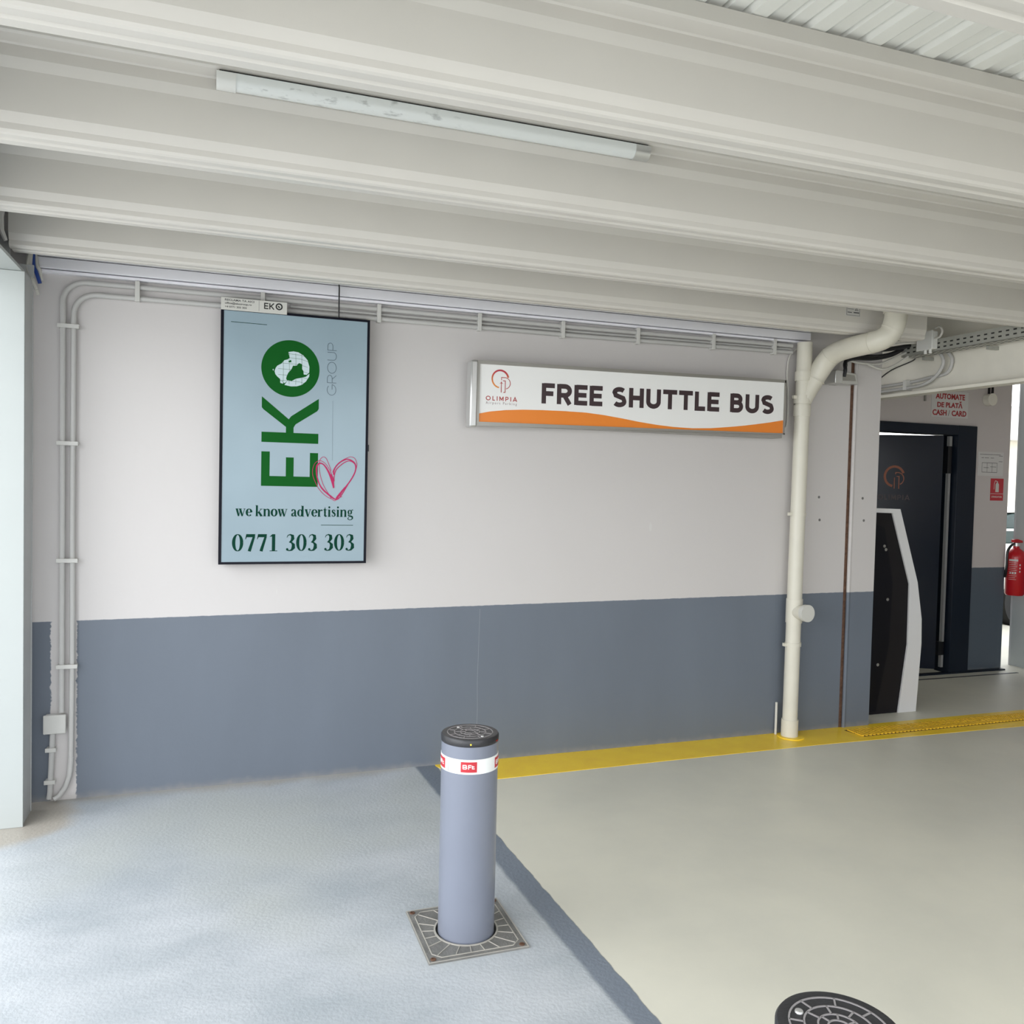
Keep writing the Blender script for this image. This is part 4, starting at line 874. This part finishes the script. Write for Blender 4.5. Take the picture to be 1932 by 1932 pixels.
for x_, z_ in ((4.525, 1.215), (4.540, 1.19), (4.572, 0.83), (4.505, 0.36)): mb.lathe((x_, 0.198, z_), [(0.012, 0), (0.009, -0.004)], 12, 'y')
build_each(mb, 'bolt', 'alu', c)

# ================================================================ REAR WALL ITEMS
RY = 1.15
c = thing('payment_sign', (6.1, RY, 2.27), 'white sign with red capitals above the dark door', 'sign')
MB().box((5.885, RY-0.004, 2.272), (6.306, RY, 2.500)).build('panel', 'paper', c)
text_mesh('AUTOMATE', 5.930, 2.430, 0.335, 0.050, RY-0.004, 'lettering', 'signtxt', c, 0.035)
text_mesh('DE PLAT\u0102', 5.950, 2.358, 0.290, 0.060, RY-0.004, 'lettering', 'signtxt', c, 0.035)
text_mesh('CASH', 5.900, 2.286, 0.160, 0.050, RY-0.004, 'lettering', 'signtxt', c, 0.035)
text_mesh('/', 6.078, 2.286, 0.018, 0.050, RY-0.004, 'lettering', 'txtgrey', c)
text_mesh('CARD', 6.118, 2.286, 0.170, 0.050, RY-0.004, 'lettering', 'signtxt', c, 0.035)
c = thing('notice', (6.6, RY, 1.77), 'white printed floor plan notice on the rear wall right of the door', 'notice')
MB().box((6.452, RY-0.002, 1.770), (6.756, RY, 1.985)).build('sheet', 'paper', c)
mb = MB()
for a, b, w_ in ((6.47, 1.960, .25), (6.49, 1.93, .03), (6.53, 1.93, .05), (6.60, 1.93, .04), (6.70, 1.95, .045), (6.70, 1.90, .045), (6.50, 1.885, .18), (6.50, 1.80, .18), (6.52, 1.842, .06), (6.60, 1.85, .07)): mb.box((a, RY-0.0025, b), (a+w_, RY-0.002, b+0.004))
for a in (6.50, 6.56, 6.62, 6.68): mb.box((a, RY-0.0025, 1.80), (a+.003, RY-0.002, 1.889))
mb.build('print', 'txtgrey', c)
c = thing('safety_sign', (6.69, RY, 1.55), 'red fire extinguisher symbol sign below the notice on the rear wall', 'sign')
MB().box((6.614, RY-0.003, 1.548), (6.768, RY, 1.748)).build('panel', 'red', c)
mb = MB(); f_ = plane_y(RY-0.003)
mb.prism([(6.672, 1.625), (6.712, 1.625), (6.712, 1.695), (6.702, 1.708), (6.682, 1.708), (6.672, 1.695)], f_, 0, 0.0008); mb.prism([(6.686, 1.708), (6.698, 1.708), (6.698, 1.722), (6.686, 1.722)], f_, 0, 0.0008); mb.stroke([(6.690, 1.722), (6.668, 1.728), (6.655, 1.700), (6.655, 1.650)], 0.005, f_, 0, 0.0008); mb.box((6.614, RY-0.0038, 1.608), (6.768, RY-0.003, 1.612))
mb.build('symbol', 'plate', c)
text_mesh('STINGATOR', 6.628, 1.575, 0.125, 0.014, RY-0.003, 'lettering', 'plate', c, 0.02)
c = thing('motion_sensor', (6.52, 1.11, 2.42), 'pale grey sensor high on the rear wall under the beam', 'sensor')
MB().tube([(6.53, 1.148, 2.45), (6.53, 1.09, 2.45)], 0.055, 20).build('body', 'beam', c, smooth=True)
build_each(MB().box((6.50, 1.10, 2.50), (6.51, 1.12, 2.56)).box((6.54, 1.10, 2.50), (6.55, 1.12, 2.56)), 'terminal', 'black', c)
tag(MB().box((5.80, 1.135, 2.40), (5.815, 1.15, 2.49)).build('sign_hook', 'alu', org=(5.8, 1.15, 2.4)), 'small grey hook on the rear wall just left of the red lettered sign', 'hook')

# right column with extinguisher
c = thing('steel_column', (7.23, 1.2, 0), 'pale grey steel column at the right edge, behind the fire extinguisher', 'column')
MB().box((7.08, 1.265, 0), (7.38, 1.28, 2.86)).build('rear_flange', 'colgrey', c); MB().box((7.08, 1.10, 0), (7.38, 1.115, 2.86)).build('front_flange', 'colgrey', c)
MB().box((7.084, 1.115, 0), (7.376, 1.265, 2.86)).build('web', 'column', c)
EX = (6.925, 1.12)
c = thing('fire_extinguisher', (EX[0], EX[1], 0.68), 'red fire extinguisher hanging on the right column', 'fire extinguisher')
MB().lathe((EX[0], EX[1], 0), [(0.070, 0.685), (0.080, 0.70), (0.080, 1.03), (0.076, 1.065), (0.058, 1.095), (0.034, 1.11), (0.026, 1.12), (0.026, 1.135)], 32).build('cylinder', 'ext', c, smooth=True)
MB().lathe((EX[0], EX[1], 0), [(0.030, 1.135), (0.030, 1.165), (0.014, 1.17)], 20).build('valve', 'alul', c, smooth=True)
MB().prism([(-.045, 1.17), (.06, 1.165), (.06, 1.185), (0, 1.20), (-.045, 1.195)], lambda u, v, d: (EX[0]+u, EX[1]+d, v), -0.018, 0.018).build('handle', 'ext', c, bevel=0.003)
MB().tube(smooth_path([(EX[0]-.02, EX[1], 1.155), (EX[0]-.07, EX[1]-.01, 1.145), (EX[0]-.105, EX[1]+.0, 1.08), (EX[0]-.11, EX[1], 0.95), (EX[0]-.100, EX[1]+.02, 0.85)]), 0.011, 10).build('hose', 'black', c, smooth=True)
MB().box((EX[0]+.07, EX[1]-.02, 1.0), (7.085, EX[1]+.02, 1.06)).build('wall_bracket', 'black', c)
lbm = MB(); ea = math.atan2(CAM[1]-EX[1], CAM[0]-EX[0])
def wrap2(mb, a0, u0_, u1_, z0, z1):
    n_ = 5
    for i in range(n_):
        a, b = a0+(u0_+(u1_-u0_)*i/n_)/.08, a0+(u0_+(u1_-u0_)*(i+1)/n_)/.08
        mb.add([(EX[0]+.0808*math.cos(a), EX[1]+.0808*math.sin(a), z0), (EX[0]+.0808*math.cos(b), EX[1]+.0808*math.sin(b), z0), (EX[0]+.0808*math.cos(b), EX[1]+.0808*math.sin(b), z1), (EX[0]+.0808*math.cos(a), EX[1]+.0808*math.sin(a), z1)], [(0, 1, 2, 3)])
wrap2(lbm, ea, -.055, .02, 1.000, 1.018)
for i in range(10): wrap2(lbm, ea, -.055, random.uniform(.0, .02), 0.985-i*.017, 0.988-i*.017)
for u_ in (-.045, -.025, -.005): wrap2(lbm, ea, u_, u_+.012, 0.885, 0.900)
lbm.build('label_print', 'paper', c); lbm = MB()
for z_ in (.90, .93, .96): wrap2(lbm, ea, .032, .042, z_, z_+.015)
lbm.build('label_print', 'paper', c)

# ================================================================ OUTSIDE THROUGH THE GAP
c = thing('car', (10.6, 3.6, -0.03), 'white car parked outside, glimpsed in the gap beside the rear wall', 'car')
cb = [(8.6, .22), (12.9, .22), (13.0, .62), (12.7, .86), (11.9, .98), (9.1, 1.00), (8.7, .92), (8.55, .60)]
body = MB().prism(cb, lambda u, v, d: (u, d, v), 3.1, 4.8).build('body', 'carpaint', c, bevel=0.05)
MB().prism([(9.0, .99), (12.0, .97), (11.3, 1.38), (10.9, 1.42), (9.7, 1.42), (9.35, 1.36)], lambda u, v, d: (u, d, v), 3.2, 4.7).build('windows', 'glassd', c, bevel=0.03)
MB().prism([(9.32, 1.38), (11.35, 1.38), (11.0, 1.45), (9.65, 1.46)], lambda u, v, d: (u, d, v), 3.2, 4.7).build('roof', 'carpaint', c, bevel=0.03)
for x_, z_ in ((9.5, 1.0),): MB().box((9.0, 3.09, 1.16), (12.0, 3.10, 1.19)).build('window_trim', 'alul', c)
for x_ in (9.45, 12.0): 
    w_ = MB().tube([(x_, 3.05, 0.29), (x_, 3.26, 0.29)], 0.32, 28).build('wheel', 'tyre', c, smooth=True)
    MB().tube([(x_, 3.04, 0.29), (x_, 3.06, 0.29)], 0.20, 20).build('rim', 'alul', w_, smooth=True)
c = thing('building', (11, 7.5, 0), 'pale building outside seen through the gap beside the rear wall', 'building')
MB().box((7.5, 7.0, -0.1), (20, 9, 2.6)).build('wall', 'facade', c); MB().box((7.4, 6.7, 2.6), (20, 9, 3.2)).build('parapet', 'paper', c)
MB().box((11.2, 6.96, 0.2), (12.5, 7.0, 2.25)).build('door', 'carpaint', c)
